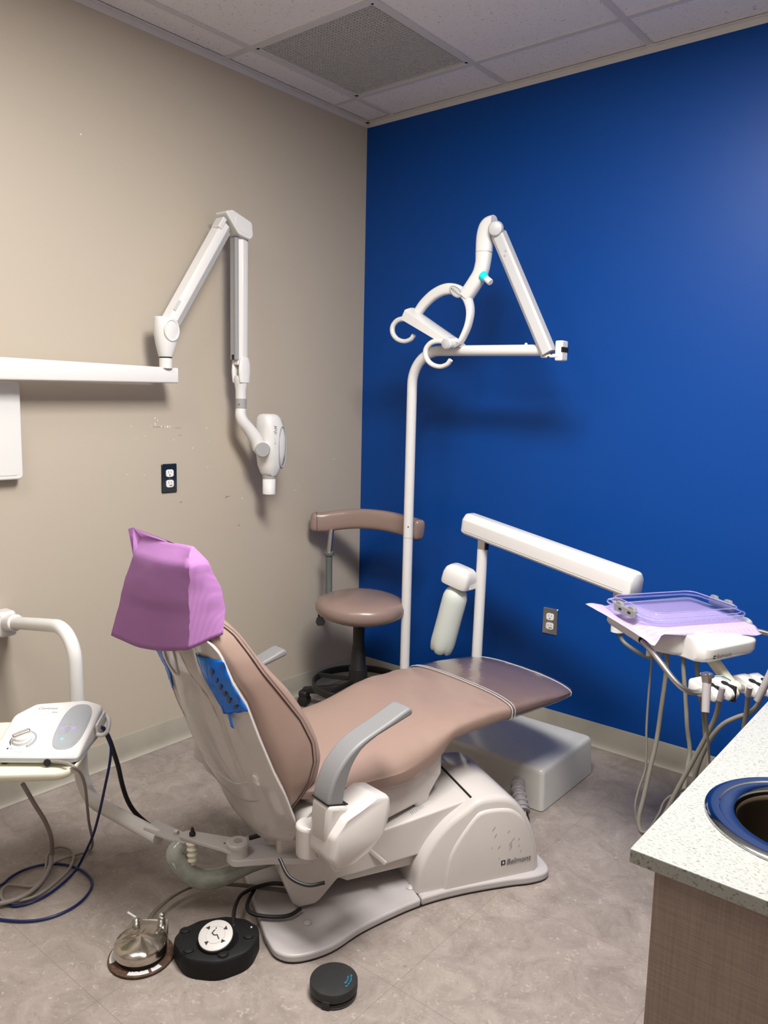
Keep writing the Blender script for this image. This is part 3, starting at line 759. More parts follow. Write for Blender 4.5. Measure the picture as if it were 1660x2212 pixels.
obj('gas_column', MB().lathe([(.026, .455), (.026, .33), (.029, .325), (.029, .30), (.032, .295), (.034, .22), (.037, .215), (.037, .10)], (SX, SY, 0), (0, 0, 1), 28), 'black', st)
obj('base_hub', MB().lathe([(.042, .225), (.044, .10), (.050, .06)], (SX, SY, 0), (0, 0, 1), 28), 'stoolblack', st, bevel=.002)
ring = [(SX + .202 * math.cos(a), SY + .202 * math.sin(a), .150) for a in np.linspace(0, 2 * PI, 61)[:-1]]
fr = obj('foot_ring', MB().sweep(ring, rrect(.012, .032, .004, 3), (0, 0, 1), closed=True), 'stoolblack', st)
for k in range(5):
    a = math.radians(198 + 72 * k); dx, dy = math.cos(a), math.sin(a)
    m = MB().sweep([(SX + .04 * dx, SY + .04 * dy, .115), (SX + .15 * dx, SY + .15 * dy, .095), (SX + .270 * dx, SY + .270 * dy, .075)], lambda t: rrect(lerp(.036, .030, t), lerp(.05, .028, t), .008, 3), (0, 0, 1))
    obj('leg', m, 'stoolblack', st)
    obj('ring_spoke', MB().sweep([(SX + .04 * dx, SY + .04 * dy, .165), (SX + .200 * dx, SY + .200 * dy, .158)], rrect(.006, .022, .002, 2), (0, 0, 1)), 'stoolblack', st)
    cx_, cy_ = SX + .270 * dx, SY + .270 * dy
    c = obj('caster', MB().box((cx_, cy_, .058), (.045, .05, .034), (dx, dy, 0), (-dy, dx, 0)), 'stoolblack', st, bevel=.012)
    for s in (-1, 1):
        obj('wheel', MB().lathe([(.022, -.009), (.026, -.006), (.026, .006), (.022, .009)], (cx_ - dy * s * .014, cy_ + dx * s * .014, .026), (-dy, dx, 0), 20), 'black', c)

# ------------------------------------------------------------------ dental chair
# seat frame (turned 11 deg) and base frame (turned 30 deg)
th = math.radians(11)
CU = np.array([math.sin(th), math.cos(th), 0]); CV = np.array([math.cos(th), -math.sin(th), 0]); CO = np.array([1.106, -1.438, 0])
tb = math.radians(30)
BU = np.array([math.sin(tb), math.cos(tb), 0]); BV = np.array([math.cos(tb), -math.sin(tb), 0]); BO = np.array([1.2559, -1.2447, 0])
ZZ = np.array([0, 0, 1.0])
def C(u, v, z): return CO + CU * u + CV * v + ZZ * z
def B(u, v, z): return BO + BU * u + BV * v + ZZ * z
ch = thing('dental_chair', 'taupe vinyl dental chair with glossy off-white back shell on a pale floor plate', 'dental chair', tuple(BO))

# floor plate, in two pieces
halfR = [(-.455, .295), (-.425, .288), (-.38, .300), (-.275, .285), (-.175, .235), (-.02, .188), (.13, .178), (.275, .186), (.37, .196), (.415, .170), (.43, .12)]
half = catmull([(a, b, 0) for a, b in [(-.452, .20), (-.438, .265), (-.39, .297), (-.30, .290), (-.19, .240), (-.02, .192), (.12, .180), (.27, .188), (.345, .198), (.40, .192), (.425, .160), (.43, .08)]], 5)
def plate(u0, u1):
    R = [(p[0], p[1]) for p in half if u0 - 1e-6 <= p[0] <= u1 + 1e-6]
    if u0 > -.9: pass
    return R
pr = [(p[0], p[1]) for p in half]
split = -.005
va = interp(split, [p[0] for p in pr if p[0] > -.35], [p[1] for p in pr if p[0] > -.35])
headR = [p for p in pr if p[0] < split - .004] + [(split - .001, va)]
footR = [(split + .001, va)] + [p for p in pr if p[0] > split + .004]
def mirror(R): return R + [(a, -b) for a, b in reversed(R)]
obj('head_plate', MB().prism(mirror(headR), 0.004, .026, BO, BU, BV, ZZ), 'baseplate', ch, bevel=.006, ang=30)
obj('foot_plate', MB().prism(mirror(footR), 0.004, .028, BO, BU, BV, ZZ), 'baseplate', ch, bevel=.006, ang=30)
obj('plate_gasket', MB().prism([(a * .995, b * .985) for a, b in mirror(pr)], 0, .005, BO, BU, BV, ZZ), 'black', ch)
for u, v in ((-.335, .185), (-.015, .13), (-.335, -.185)):
    obj('bolt_cap', MB().lathe([(.012, 0), (.012, .003), (.008, .0065), (.001, .008)], B(u, v, .0255), (0, 0, 1), 20), 'baseplate', ch)

# rear hump cover (foot end)
hump = MB()
hp = [(-.012, .026), (-.004, .10), (.030, .165), (.085, .222), (.150, .262), (.178, .278), (.215, .281), (.262, .276), (.300, .258), (.340, .212), (.372, .150), (.388, .09), (.395, .026)]
hps = [(p[0], p[1]) for p in catmull([(a, b, 0) for a, b in hp], 4)]
def humpring(v, s, dz=0):
    cu_, cz = .19, .03
    return [B(cu_ + (a - cu_) * s, v, cz + (b - cz) * s + dz) for a, b in hps]
hump.loft([humpring(v, s) for v, s in ((-.166, .93), (-.160, .975), (-.145, 1.0), (.145, 1.0), (.157, .985), (.163, .965), (.166, .93))])
hu = obj('hump_cover', hump, 'chairwhite', ch, ang=50)
ip = catmull([(a, b, 0) for a, b in [(.072, .027), (.080, .085), (.100, .147), (.162, .228), (.200, .246), (.270, .240), (.305, .222), (.334, .190), (.362, .125), (.374, .07), (.376, .027)]], 4)
ins = MB()
ins.loft([[B(.22 + (p[0] - .22) * s, v, .03 + (p[1] - .03) * s) for p in ip] for v, s in ((.150, 1.03), (.167, 1.0), (.172, .985), (.174, .955))])
pn = obj('side_panel', ins, 'chairwhite', hu, ang=50)
lgm = MB().box(B(.262, .1746, .075), (.0006, .014, .014), BV, BU, ZZ)
lg = obj('logo_square', lgm, 'blackink', pn)
obj('logo_centre', MB().box(B(.262, .1751, .075), (.0006, .006, .007), BV, BU, ZZ), 'label', pn)
text('logo_lettering', 'Belmont', .024, B(.272, .1752, .067), BU, ZZ, 'greyink', pn, shear=.15, bold=.0004)
# scuffs on the cover
sc = MB(); random.seed(11)
for k in range(16):
    u = random.uniform(.22, .36); z = random.uniform(.06, .19)
    sc.box(B(u, .1745, z), (.0005, random.uniform(.004, .016), .0007), BV, BU * .6 + ZZ * .8, ZZ * .6 - BU * .8)
k_ = obj('scuff_marks', sc, 'greyink', pn); k_['kind'] = 'stuff'
obj('cover_seam', MB().box(B(.168, 0, .2745), (.27, .005, .004), BV, BU, ZZ), 'dark', ch)

# lift arm cover: slanting box from the hump down to the head end block
arm = MB()
def armring(v, ins_=0.0):
    pts_ = [(-.405, .245), (-.39, .252), (-.33, .236), (-.25, .222), (-.09, .222), (.165, .268), (.165, .16), (.08, .13), (-.16, .104), (-.235, .098), (-.285, .045), (-.300, .035), (-.345, .034), (-.362, .05), (-.402, .15)]
    c = np.mean(np.array(pts_), 0)
    return [B(*(c[0] + (a - c[0]) * (1 - ins_), v, c[1] + (b - c[1]) * (1 - ins_))) for a, b in pts_]
arm.loft([armring(-.13, .03), armring(-.122), armring(.122), armring(.13, .03)])
la_ = obj('lift_arm_cover', arm, 'chairwhite', ch, bevel=.006, ang=30)
obj('arm_lower_step', MB().prism([(.16, .17), (.06, .125), (-.16, .100), (-.23, .092), (-.20, .075), (.02, .085), (.12, .12)], -.112, .112, BO, BU, ZZ, -BV), 'chairwhite', ch, bevel=.003)
wl_ = MB(); random.seed(5)
for r in range(9):
    for s in range(2):
        if random.random() < .85: wl_.box(B(-.005 + .006 * r, .075 + .024 * s - .002 * r, .2378 + .00108 * r), (random.uniform(.014, .021), .0022, .0006), BV, BU, ZZ)
obj('warning_label', wl_, 'paleink', la_)
obj('side_latch', MB().sweep([B(-.14, .128, .165), B(-.098, .142, .125)], rrect(.012, .012, .003), None), 'chairwhite', ch, bevel=.002)

# seat shroud (white tray under the cushion)
sh = MB()
pl = [(-.165, .41), (.05, .41), (.30, .40), (.312, .38), (.312, .318), (.29, .295), (.266, .266), (.264, .240), (.245, .232), (.215, .232), (.208, .25), (.07, .238), (-.10, .24), (-.165, .27)]
c0 = np.mean(np.array(pl), 0)
sh.loft([[C(c0[0] + (a - c0[0]) * s, v, c0[1] + (b - c0[1]) * s) for a, b in pl] for v, s in ((-.235, .96), (-.222, 1), (.182, 1), (.195, .96))])
obj('seat_shroud', sh, 'chairwhite', ch, bevel=.008, ang=30)
obj('swivel_column', MB().lathe([(.085, .20), (.085, .30)], C(-.02, -.02, 0), (0, 0, 1), 28), 'chairwhite', ch)
obj('footrest_bracket', MB().prism([(.28, .41), (.44, .425), (.44, .405), (.36, .385), (.33, .375), (.28, .372)], -.15, .15, C(0, -.02, 0), CU, ZZ, -CV), 'chairwhite', ch, bevel=.004)

# seat and leg cushion
US = [-.205, -.16, -.10, -.02, .06, .13, .19, .25, .32, .42, .55, .70, .82, .90, .945, .972, .985]
def cush(u):
    top = interp(u, [-.21, 0, .15, .3, .5, .7, .85, .93, .976], [.455, .460, .470, .484, .490, .484, .472, .458, .436])
    bot = interp(u, [-.21, -.08, .03, .08, .16, .22, .27, .30, .318, .42, .65, .87, .95, .975], [.390, .352, .342, .328, .318, .334, .362, .386, .414, .417, .418, .418, .420, .426])
    w = interp(u, [-.21, -.1, .05, .15, .25, .32, .45, .7, .82, .88, .915, .94, .958, .970, .976], [.22, .238, .250, .250, .246, .240, .240, .240, .236, .230, .218, .200, .172, .130, .09])
    return top, bot, w
rings = []
for u in np.concatenate([np.linspace(-.212, .80, 52), [.82, .84, .86, .88, .90, .915, .93, .94, .95, .958, .965, .970, .974, .976]]):
    top, bot, w = cush(u)
    if u < -.2: w -= .02; top -= .02
    rg = []
    mid = (top + bot) / 2
    n = 44
    for k in range(n):
        a = 2 * PI * k / n; c, s_ = math.cos(a), math.sin(a)
        e = 2 / (3.6 if s_ > 0 else 4.6)
        v = w * math.copysign(abs(c) ** e, c)
        zz = (top - mid) * math.copysign(abs(s_) ** e, s_)
        # saddle: sides of the seat roll down, centre dips
        if s_ > 0:
            q = (v / w)
            zz -= interp(u, [-.2, 0, .12, .26, .4], [.012, .028, .030, .010, .0]) * (abs(q) ** 3)
            zz -= interp(u, [.4, .6, .985], [0, .006, .012]) * q * q
            zz += .0016 * nz(u * 9, v * 5, 1.3) + .0030 * nz(u * 16 + v * 12, v * 22 - u * 9, 4) * interp(u, [.2, .35, .55, .62], [0, 1, 1, 0])
        if abs(q if s_ > 0 else v / w) > .7: zz += .0016 * nz(u * 60, v * 20, 2)
        tw = interp(u, [-.2, .5, .985], [0, 0, .0])
        rg.append(C(u, v - .018, mid + zz + tw))
    rings.append(rg)
sc_ = obj('seat_cushion', MB().loft(rings), 'vinyl', ch, ang=70, sub=1)
# pull at the knee corner
# clear plastic sleeve pulled over the foot end
def sleeve_ring(u, g):
    top, bot, w = cush(u); mid = (top + bot) / 2; rg = []; n = 44
    for k in range(n):
        a = 2 * PI * k / n; c, s_ = math.cos(a), math.sin(a); e = 2 / (3.6 if s_ > 0 else 4.6)
        v = (w + g) * math.copysign(abs(c) ** e, c); zz = (top - mid + g) * math.copysign(abs(s_) ** e, s_)
        if s_ > 0: zz -= interp(u, [.4, .6, .985], [0, .006, .012]) * (v / w) ** 2
        r = .0014 * (1 + nz(u * 20, v * 14, zz * 40 + 3)) 
        rg.append(C(u, (v - .018) , mid + zz * (1 + r * 8)))
    return rg
sl = MB().loft([sleeve_ring(u, .0035) for u in list(np.linspace(.575, .80, 16)) + [.82, .85, .88, .90, .915, .93, .94, .95, .958, .966]] + [sleeve_ring(.974, .006), sleeve_ring(.981, .002)], cap=False)
sv = obj('plastic_sleeve', sl, 'sleeve', None, ang=70)
tag(sv, 'clear plastic sleeve pulled over the foot end of the dental chair', 'plastic cover')
for u, g, r in ((.578, .0050, .0014), (.592, .0046, .0010), (.905, .0045, .0012)):
    obj('sleeve_hem', MB().tube(sleeve_ring(u, g), r, 6, closed=True), 'label', sv)

# backrest: stations up the recline, (z, u of back, u of front, half width)
BK = [(.325, -.212, -.205, .15), (.355, -.230, -.215, .175), (.38, -.240, -.198, .19), (.41, -.252, -.168, .205), (.45, -.268, -.128, .215), (.50, -.293, -.114, .218), (.55, -.314, -.126, .218), (.60, -.334, -.148, .216),
      (.65, -.350, -.180, .214), (.70, -.370, -.216, .212), (.75, -.400, -.262, .210), (.80, -.420, -.304, .202), (.85, -.446, -.336, .184), (.885, -.460, -.366, .158), (.905, -.458, -.396, .125), (.915, -.448, -.420, .08)]
def bk(z):
    a = np.array(BK); return [float(np.interp(z, a[:, 0], a[:, k])) for k in (1, 2, 3)]
zs = np.concatenate([np.linspace(.325, .87, 36), [.88, .89, .898, .905, .911, .915]])
def bring(z, g=0, e=4.6, n=56):
    ub, uf, w = bk(z); uc = (ub + uf) / 2; d = (uf - ub) / 2
    out = []
    for a, b in superell(w + g, d + g, e, n):
        # concave sitting face, wings forward
        q = a / (w + g)
        if b > 0: b -= .022 * (1 - q * q) * interp(z, [.33, .5, .8, .93], [0, 1, 1, 0])
        out.append(C(uc + b, a - .002, z + .0))
    return out
bc = obj('back_cushion', MB().loft([bring(z) for z in zs]), 'vinyl', ch, ang=75, sub=1)
# seam cords along the cushion edge
for side in (1, -1):
    pts_ = []
    for z in np.linspace(.375, .908, 44):
        ub, uf, w = bk(z)
        us = interp(z, [.375, .449, .50, .552, .62, .693, .762, .808, .864, .904, .915], [-.222, -.186, -.172, -.178, -.212, -.266, -.318, -.346, -.380, -.425, -.436])
        uc = (ub + uf) / 2; d = (uf - ub) / 2; k = max(-.9, min(.93, (us - uc) / d)); e = 4.6
        pts_.append(C(uc + d * k, side * (w * (1 - abs(k) ** e) ** (1 / e) + .0006) - .002, z))
    obj('seam_cord', MB().tube(pts_, .0017, 6), 'seam', bc)
    obj('stitch_line', MB().tube([p + CU * .010 + CV * side * -.0006 for p in pts_], .0005, 5), 'seam', bc)
# glossy shell behind
def sring(z, g=0, n=40):
    ub = interp(z, [.225, .27, .33, .365, .43, .50, .60, .69, .75, .82, .88], [-.172, -.196, -.214, -.228, -.255, -.289, -.330, -.362, -.396, -.420, -.462])
    w = interp(z, [.225, .25, .28, .31, .36, .45, .60, .75, .84, .88], [.10, .140, .175, .198, .214, .222, .221, .213, .192, .155])
    deep = interp(z, [.225, .30, .45, .60, .80, .88], [.045, .055, .068, .060, .040, .018])
    out = []
    for k in range(n + 1):
        q = -1 + 2 * k / n
        cur = 1 - abs(q) ** 3.0
        ridge = .010 * math.exp(-((q - .0) / .32) ** 2) * interp(z, [.3, .5, .8, .88], [0, .3, 1, .6])
        groove = -.010 * (math.exp(-((abs(q) - .50) / .10) ** 2)) * interp(z, [.42, .52, .82, .88], [0, 1, 1, .4])
        out.append((ub - (deep * cur + ridge + groove), q * w))
    fr_ = [(ub + .010, w * .94), (ub + .02, 0), (ub + .010, -w * .94)]
    return [C(a, b - .002, z + .0) for a, b in out + fr_]
zz_ = list(np.linspace(.225, .872, 44))
se = obj('back_shell', MB().loft([sring(z) for z in zz_]), 'chairwhite', ch, ang=50, bevel=.004)
# shell foot that tucks under: lower lip
def shell_u(z, v):
    r = sring(z); best = min(r[:41], key=lambda p: abs((p - CO) @ CV - v)); return float((best - CO) @ CU)
# seam joint line of the lower cover, then an added ridge for highlights
pts_ = [C(shell_u(z, v) - .0006, v, z) for v, z in [(-.15, .41), (-.13, .392), (-.10, .375), (-.03, .362), (.05, .368), (.11, .385), (.17, .42)]]
obj('shell_joint', MB().tube(catmull(pts_, 5), .0014, 6), 'lightgrey', se)
ed = [(.055, .80), (.088, .70), (.118, .58), (.137, .475), (.125, .452), (.06, .428), (-.03, .44), (-.10, .50), (-.145, .60), (-.155, .74)]  # path of the glossy reflection arcs, shaped as a thin raised line
obj('highlight_ridge', MB().tube(catmull([C(shell_u(z, v) + .0002, v, z) for v, z in [(float(a[0]), float(a[1])) for a in catmull([(p, q, 0) for p, q in ed], 5)]], 2), .0022, 8), 'chairwhite', se)
# headrest glide recess and lock
gp = [(v, z) for v, z in superell(.030, .075, 2.2, 30, .0, .80)]
obj('glide_recess', MB().tube([C(shell_u(z, v) - .001, v, min(z, .868)) for v, z in gp], .003, 8, closed=True), 'baseplate', se)
obj('glide_bar', MB().sweep([C(-.475, 0, .82), C(-.468, 0, .90), C(-.45, 0, .98)], rrect(.060, .012, .004), CU), 'chairwhite', ch)
obj('control_pad', MB().lathe([(.011, 0), (.010, .002)], C(shell_u(.84, 0) - .001, 0.0, .84), -CU, 20), 'label', se)
# blue film over the back buttons, both sides
def filmpatch(name, poly, label, n=9):
    m_ = MB()
    P = np.array(poly)
    def fn(a, b):
        lo = P[0] * (1 - a) + P[1] * a; hi = P[3] * (1 - a) + P[2] * a
        v, z = lo * (1 - b) + hi * b
        v += .0012 * math.sin(b * 21) + .001 * nz(z * 60, v * 9, 3); z += .0014 * math.sin(a * 15 + 1)
        return C(shell_u(z, v) - .0035 - .0014 * nz(v * 40, z * 25, 1), v, z)
    m_.grid(n, n * 2, fn)
    o_ = obj(name, m_, 'bluetape', None, ang=50, solid=.0012)
    tag(o_, label, 'barrier film', 'blue films taped on the chair back'); return o_
fr1 = filmpatch('barrier_film', [(.150, .658), (.216, .680), (.206, .808), (.118, .812)], 'blue film stuck over the row of buttons on the right of the chair back')
fr2 = filmpatch('barrier_film', [(-.175, .655), (-.138, .630), (-.095, .80), (-.165, .815)], 'narrow blue film on the far left edge of the chair back')
obj('film_tail', MB().grid(3, 5, lambda a, b: C(shell_u(.655, .165) - .004, lerp(.160, .176, a) + .016 * b, .664 - .030 * b)), 'bluetape', fr1, solid=.001)
for k in range(6):
    t_ = k / 5
    v, z = lerp(.168, .190, t_), lerp(.778, .690, t_)
    u = shell_u(z, v) - .004
    obj('button', MB().lathe([(.0098 - .002 * (k in (0, 5)), 0), (.008, .0022)], C(u, v, z), -CU, 20), 'dot', se)
# armrests
def profile_arm(v0, v1, m_, parent, name):
    upper = [(-.254, .452), (-.246, .500), (-.215, .560), (-.165, .596), (-.110, .608), (-.02, .632), (.042, .646), (.052, .640)]
    upper = [(-.214, .425), (-.206, .470), (-.186, .516), (-.152, .553), (-.108, .579), (-.03, .604), (.046, .630), (.058, .622)]
    lower = [(.056, .608), (-.060, .580), (-.108, .558), (-.140, .520), (-.158, .470), (-.165, .425)]
    up = [tuple(p[:2]) for p in catmull([(a, b, 0) for a, b in upper[:-1]], 4)] + [upper[-1]]
    lo = [lower[0]] + [tuple(p[:2]) for p in catmull([(a, b, 0) for a, b in lower[1:]], 4)]
    poly = up + lo
    return obj(name, MB().prism(poly, min(v0, v1), max(v0, v1), CO, CU, ZZ, -CV) if False else MB().loft([[C(a, v, b) for a, b in poly] for v in (v0, v1)]), m_, parent, bevel=.008, ang=28)
ar = profile_arm(.268, .335, 'greyarm', ch, 'armrest')
al = profile_arm(-.325, -.262, 'greyarm', ch, 'armrest')
def arm_mount(s):
    m_ = MB()
    # upright that carries the armrest
    up = [(-.214, .446), (-.154, .430), (-.146, .405), (-.11, .390), (-.06, .385), (-.06, .33), (-.15, .262), (-.188, .258), (-.212, .31), (-.220, .375)]
    m_.loft([[C(a, s * v, b) for a, b in up] for v in (.268, .342)])
    o_ = obj('arm_mount', m_, 'chairwhite', ch, bevel=.012, ang=28)
    lobe = roundpoly([(-.215, .372), (-.178, .412), (-.13, .424), (-.082, .440), (-.038, .428), (-.034, .385), (-.055, .335), (-.100, .300), (-.154, .284), (-.195, .282), (-.222, .310)], [.03, .03, .03, .02, .015, .03, .04, .05, .04, .03, .03], 5)
    c_ = np.mean(np.array(lobe), 0)
    obj('mount_lobe', MB().loft([[C(c_[0] + (a - c_[0]) * q, s * v, c_[1] + (b - c_[1]) * q) for a, b in lobe] for v, q in ((.27, .98), (.350, 1.0), (.361, .975), (.366, .92))]), 'chairwhite', o_, ang=50)
    obj('grip_seam', MB().prism([(-.2155, .4475), (-.153, .431), (-.153, .428), (-.2155, .4445)], 0, .066 , C(.001, s * .2705 if s > 0 else s * .3365, .0005), CU, ZZ, CV), 'dark', o_)
    return o_
arm_mount(1); arm_mount(-1)
# saddle between the mounts and under the back hinge
obj('back_hinge', MB().tube([C(-.165, -.17, .335), C(-.165, .22, .335)], .036, 24), 'chairwhite', ch)
obj('hinge_cover', MB().lathe([(.034, .280), (.036, .360), (.030, .366)], C(-.198, .238, -.010), (0, 0, 1), 28), 'chairwhite', ch, bevel=.004)
obj('cable', MB().tube(catmull([C(-.262, .20, .262), C(-.262, .245, .235), C(-.235, .285, .222), C(-.20, .31, .228)], 6), .0045, 10), 'black', ch, label='black looped cable')
# headrest under its paper cover
rr = [[C(uc + b, a - .005, z) for a, b in superell(w, d, 2.8, 32)] for z, w, d, uc in ((.90, .09, .018, -.44), (.915, .115, .030, -.438), (.96, .125, .036, -.440), (1.00, .115, .026, -.446), (1.018, .09, .014, -.448))]
obj('headrest', MB().loft(rr), 'vinyl', ch, ang=70)

# lilac paper cover over the headrest
def cov(t, s):
    # s around 0..4: BL->BR->FR->FL ; t bottom..top
    BL = [(-.505, -.262, .772), (-.496, -.222, .86), (-.488, -.185, .95), (-.476, -.160, 1.010), (-.448, -.178, 1.046)]
    BR = [(-.484, .160, .838), (-.478, .156, .905), (-.476, .150, .97), (-.476, .152, 1.030), (-.452, .114, 1.067)]
    FR = [(-.412, .186, .868), (-.398, .172, .926), (-.402, .162, .972), (-.428, .150, 1.035), (-.446, .116, 1.067)]
    FL = [(-.440, -.225, .82), (-.405, -.200, .90), (-.400, -.18, .96), (-.430, -.165, 1.02), (-.442, -.178, 1.046)]
    def at_(L):
        x = t * 4; i = min(3, int(x)); f = x - i
        return np.array(L[i]) * (1 - f) + np.array(L[i + 1]) * f
    K = [at_(BL), at_(BR), at_(FR), at_(FL)]
    i = int(s) % 4; f = s - int(s)
    p = K[i] * (1 - f) + K[(i + 1) % 4] * f
    mid = math.sin(PI * f)
    amp = math.sin(PI * min(1, t * 1.02))
    if i == 0: p[0] -= .016 * mid * amp * (1 if t > .35 else .6); p[2] -= .018 * mid * (1 - t) ** 3
    if i == 2: p[0] += .020 * mid * amp
    if i == 1: p[1] += .006 * mid * amp
    w = .0035 * nz(p[0] * 30, p[1] * 14, p[2] * 16) + (.004 * nz(p[1] * 50, p[2] * 50, 3) if i == 1 else 0) + .0012 * nz(p[1] * 60, p[2] * 40, 9)
    p[0] += w
    p[1] += w * .5
    return C(*p)
NT, NS = 26, 56
hm = MB()
hm.loft([[cov(j / (NT - 1), 4 * k / NS) for k in range(NS)] for j in range(NT)], cap=False)
hm.add([cov(1, 4 * k / NS) for k in range(NS)], [tuple(range(NS))])
# pointed ear at the upper left
tipA, tipB = C(-.452, -.226, 1.066), C(-.458, -.244, 1.060)
e1, e2, e3 = cov(1, 0.0), cov(1, 0.7), cov(.72, 0.0); e4 = cov(1, 3.5)
hm.add([tipA, tipB, e1, e2, e3, e4, cov(.80, 3.9)], [(0, 1, 4, 2), (0, 2, 3), (0, 3, 5), (0, 6, 4, 1), (0, 5, 6)])
hc = obj('headrest_cover', hm, 'lilac', None, ang=55, solid=.0008)
tag(hc, 'crumpled lilac paper bib draped over the headrest of the dental chair', 'headrest cover')

# ------------------------------------------------------------------ junction box
ub_ = thing('utility_box', 'low off-white plastic junction box on the floor under the chair footrest', 'utility box', (1.13, -.44, 0))
bx0, bx1, by0, by1, bh = .84, 1.424, -.645, -.232, .150
def boxring(z, ins, r):
    w, d = bx1 - bx0 - 2 * ins, by1 - by0 - 2 * ins
    return [((bx0 + bx1) / 2 + a, (by0 + by1) / 2 + b, z) for a, b in rrect(w, d, r, 6)]
obj('cover', MB().loft([boxring(.003, 0, .016), boxring(bh - .018, .006, .018), boxring(bh - .009, .008, .018), boxring(bh - .003, .012, .018), boxring(bh, .019, .018)]), 'boxwhite', ub_, ang=50)
obj('shadow_gap', MB().loft([boxring(0, .004, .014), boxring(.004, .004, .014)]), 'black', ub_)
hx = 1.335
obj('cable_port', MB().lathe([(.036, .0), (.036, .003), (.031, .003)], (hx, by0 + .008, .068), (0, -1, 0), 28).box((hx, by0 + .0055, .034), (.066, .005, .060)), 'dark', ub_)
# corrugated conduit
cp = catmull([(hx - .012, by0 + .03, .080), (hx, by0 - .02, .074), (hx + .035, by0 - .062, .052), (hx + .062, by0 - .092, .030)], 12)
n_ = len(cp)
cm_ = MB()
rr = lambda t: .0235 + .0035 * math.copysign(abs(math.sin(t * 46)) ** .5, math.sin(t * 46))
cd = []
for i in range(len(cp) - 1):
    for k in range(4): cd.append(cp[i] * (1 - k / 4) + cp[i + 1] * k / 4)
obj('corrugated_conduit', cm_.tube(cd, rr, 20), 'handpiece', ub_, ang=60)
obj('cable', MB().tube(catmull([(hx + .055, by0 - .085, .035), (hx + .075, by0 - .105, .02), (hx + .085, by0 - .14, .01), (hx + .075, by0 - .18, .006)], 5), .005, 10), 'red', ub_, label='red cable end')
obj('cable', MB().tube(catmull([(hx + .065, by0 - .085, .03), (hx + .09, by0 - .12, .012), (hx + .09, by0 - .17, .007), (hx + .07, by0 - .21, .006)], 5), .006, 10), 'label', ub_, label='white cable end')
obj('cable', MB().tube(catmull([(hx + .07, by0 - .08, .028), (hx + .10, by0 - .12, .01), (hx + .10, by0 - .18, .007), (hx + .08, by0 - .225, .006)], 5), .006, 10), 'black', ub_, label='black cable end')

# ------------------------------------------------------------------ operatory light on its pole
PY_ = -.35
ol = thing('dental_light', 'white dental examination lamp with two hook handles on a tall curved pole', 'examination light', (.580, PY_, 0))
pole = fillet([(.578, PY_, .002), (.578, PY_, 1.625), (1.215, PY_ - .01, 1.612)], .135, 12)
obj('pole', MB().tube(pole, .0212, 24), 'white', ol)
obj('pole_joint', MB().lathe([(.0216, .0), (.0216, .0018)], (.578, PY_, .835), (0, 0, 1), 24), 'lightgrey', ol)
obj('pole_foot', MB().lathe([(.045, 0), (.045, .010), (.026, .018)], (.578, PY_, 0), (0, 0, 1), 28), 'white', ol)
obj('pole_screw', MB().lathe([(.003, 0), (.003, .001)], (.5905, PY_ - .0175, .885), (.6, -.8, 0), 10), 'dark', ol)
obj('set_knob', MB().sphere((1.115, PY_ - .01, 1.636), .006), 'white', ol)
kb = MB().box((1.262, PY_ - .012, 1.608), (.030, .045, .072)).box((1.228, PY_ - .032, 1.590), (.075, .010, .014))
kj = obj('end_bracket', kb, 'white', ol, bevel=.005)
obj('bracket_notch', MB().box((1.2755, PY_ - .012, 1.612), (.005, .047, .018)), 'dark', kj)
obj('bracket_screw', MB().lathe([(.004, 0), (.004, .002)], (1.238, PY_ - .040, 1.600), (0, -1, 0), 12).lathe([(.004, 0), (.004, .002)], (1.226, PY_ - .040, 1.585), (0, -1, 0), 12), 'black', kj)
S0, S1 = V3((1.218, PY_ - .028, 1.598)), V3((.985, PY_ - .030, 2.045))
sarm = obj('spring_arm', MB().sweep([S0, S1], [(-.026, -.020), (-.026, .010), (-.012, .022), (.020, .022), (.027, .016), (.027, -.020)], (0, -1, 0)), 'alu', ol, bevel=.002)
ds = (S1 - S0) / np.linalg.norm(S1 - S0); ss = np.cross(ds, [0, -1.0, 0])
obj('arm_screw', MB().lathe([(.004, 0), (.004, .0015)], S1 - ds * .085 + ss * .012 + np.array([0, -.022, 0]), (0, -1, 0), 12).lathe([(.004, 0), (.004, .0015)], S1 - ds * .100 + ss * .002 + np.array([0, -.022, 0]), (0, -1, 0), 12), 'paleink', sarm)
obj('top_pivot', MB().lathe([(.026, -.006), (.029, 0), (.029, .004), (.024, .016), (.012, .021)], (.990, PY_ - .052, 2.058), (.35, -.93, -.1), 28), 'alu', ol, label='round grey pivot cap')
nk = catmull([(.962, PY_ - .018, 2.078), (.938, PY_ - .020, 2.074), (.926, PY_ - .022, 2.040), (.9235, PY_ - .024, 1.985), (.922, PY_ - .026, 1.945), (.912, PY_ - .028, 1.905), (.885, PY_ - .03, 1.865), (.852, PY_ - .032, 1.824)], 6)
obj('neck', MB().sweep(nk, lambda t: superell(lerp(.040, .0285, min(1, t * 1.8)), lerp(.030, .026, min(1, t * 2)), 2.8, 24), (0, -1, 0)), 'white', ol)
obj('neck_seam', MB().sweep([nk[18], nk[18] + (nk[19] - nk[18]) * .12], superell(.0332, .0275, 2.8, 24), (0, -1, 0)), 'paleink', ol)
sw = V3((.938, PY_ - .045, 1.893)); sd = V3((.80, -.1, -.60)); sd /= np.linalg.norm(sd)
swt = obj('switch', MB().lathe([(.010, .0), (.0125, .026), (.0125, .040), (.011, .042)], sw + sd * .004, sd, 20), 'white', ol)
obj('film_wrap', MB().lathe([(.0175, -.006), (.014, .018)], sw, sd, 20), 'cyan', swt, label='turquoise film around the switch')
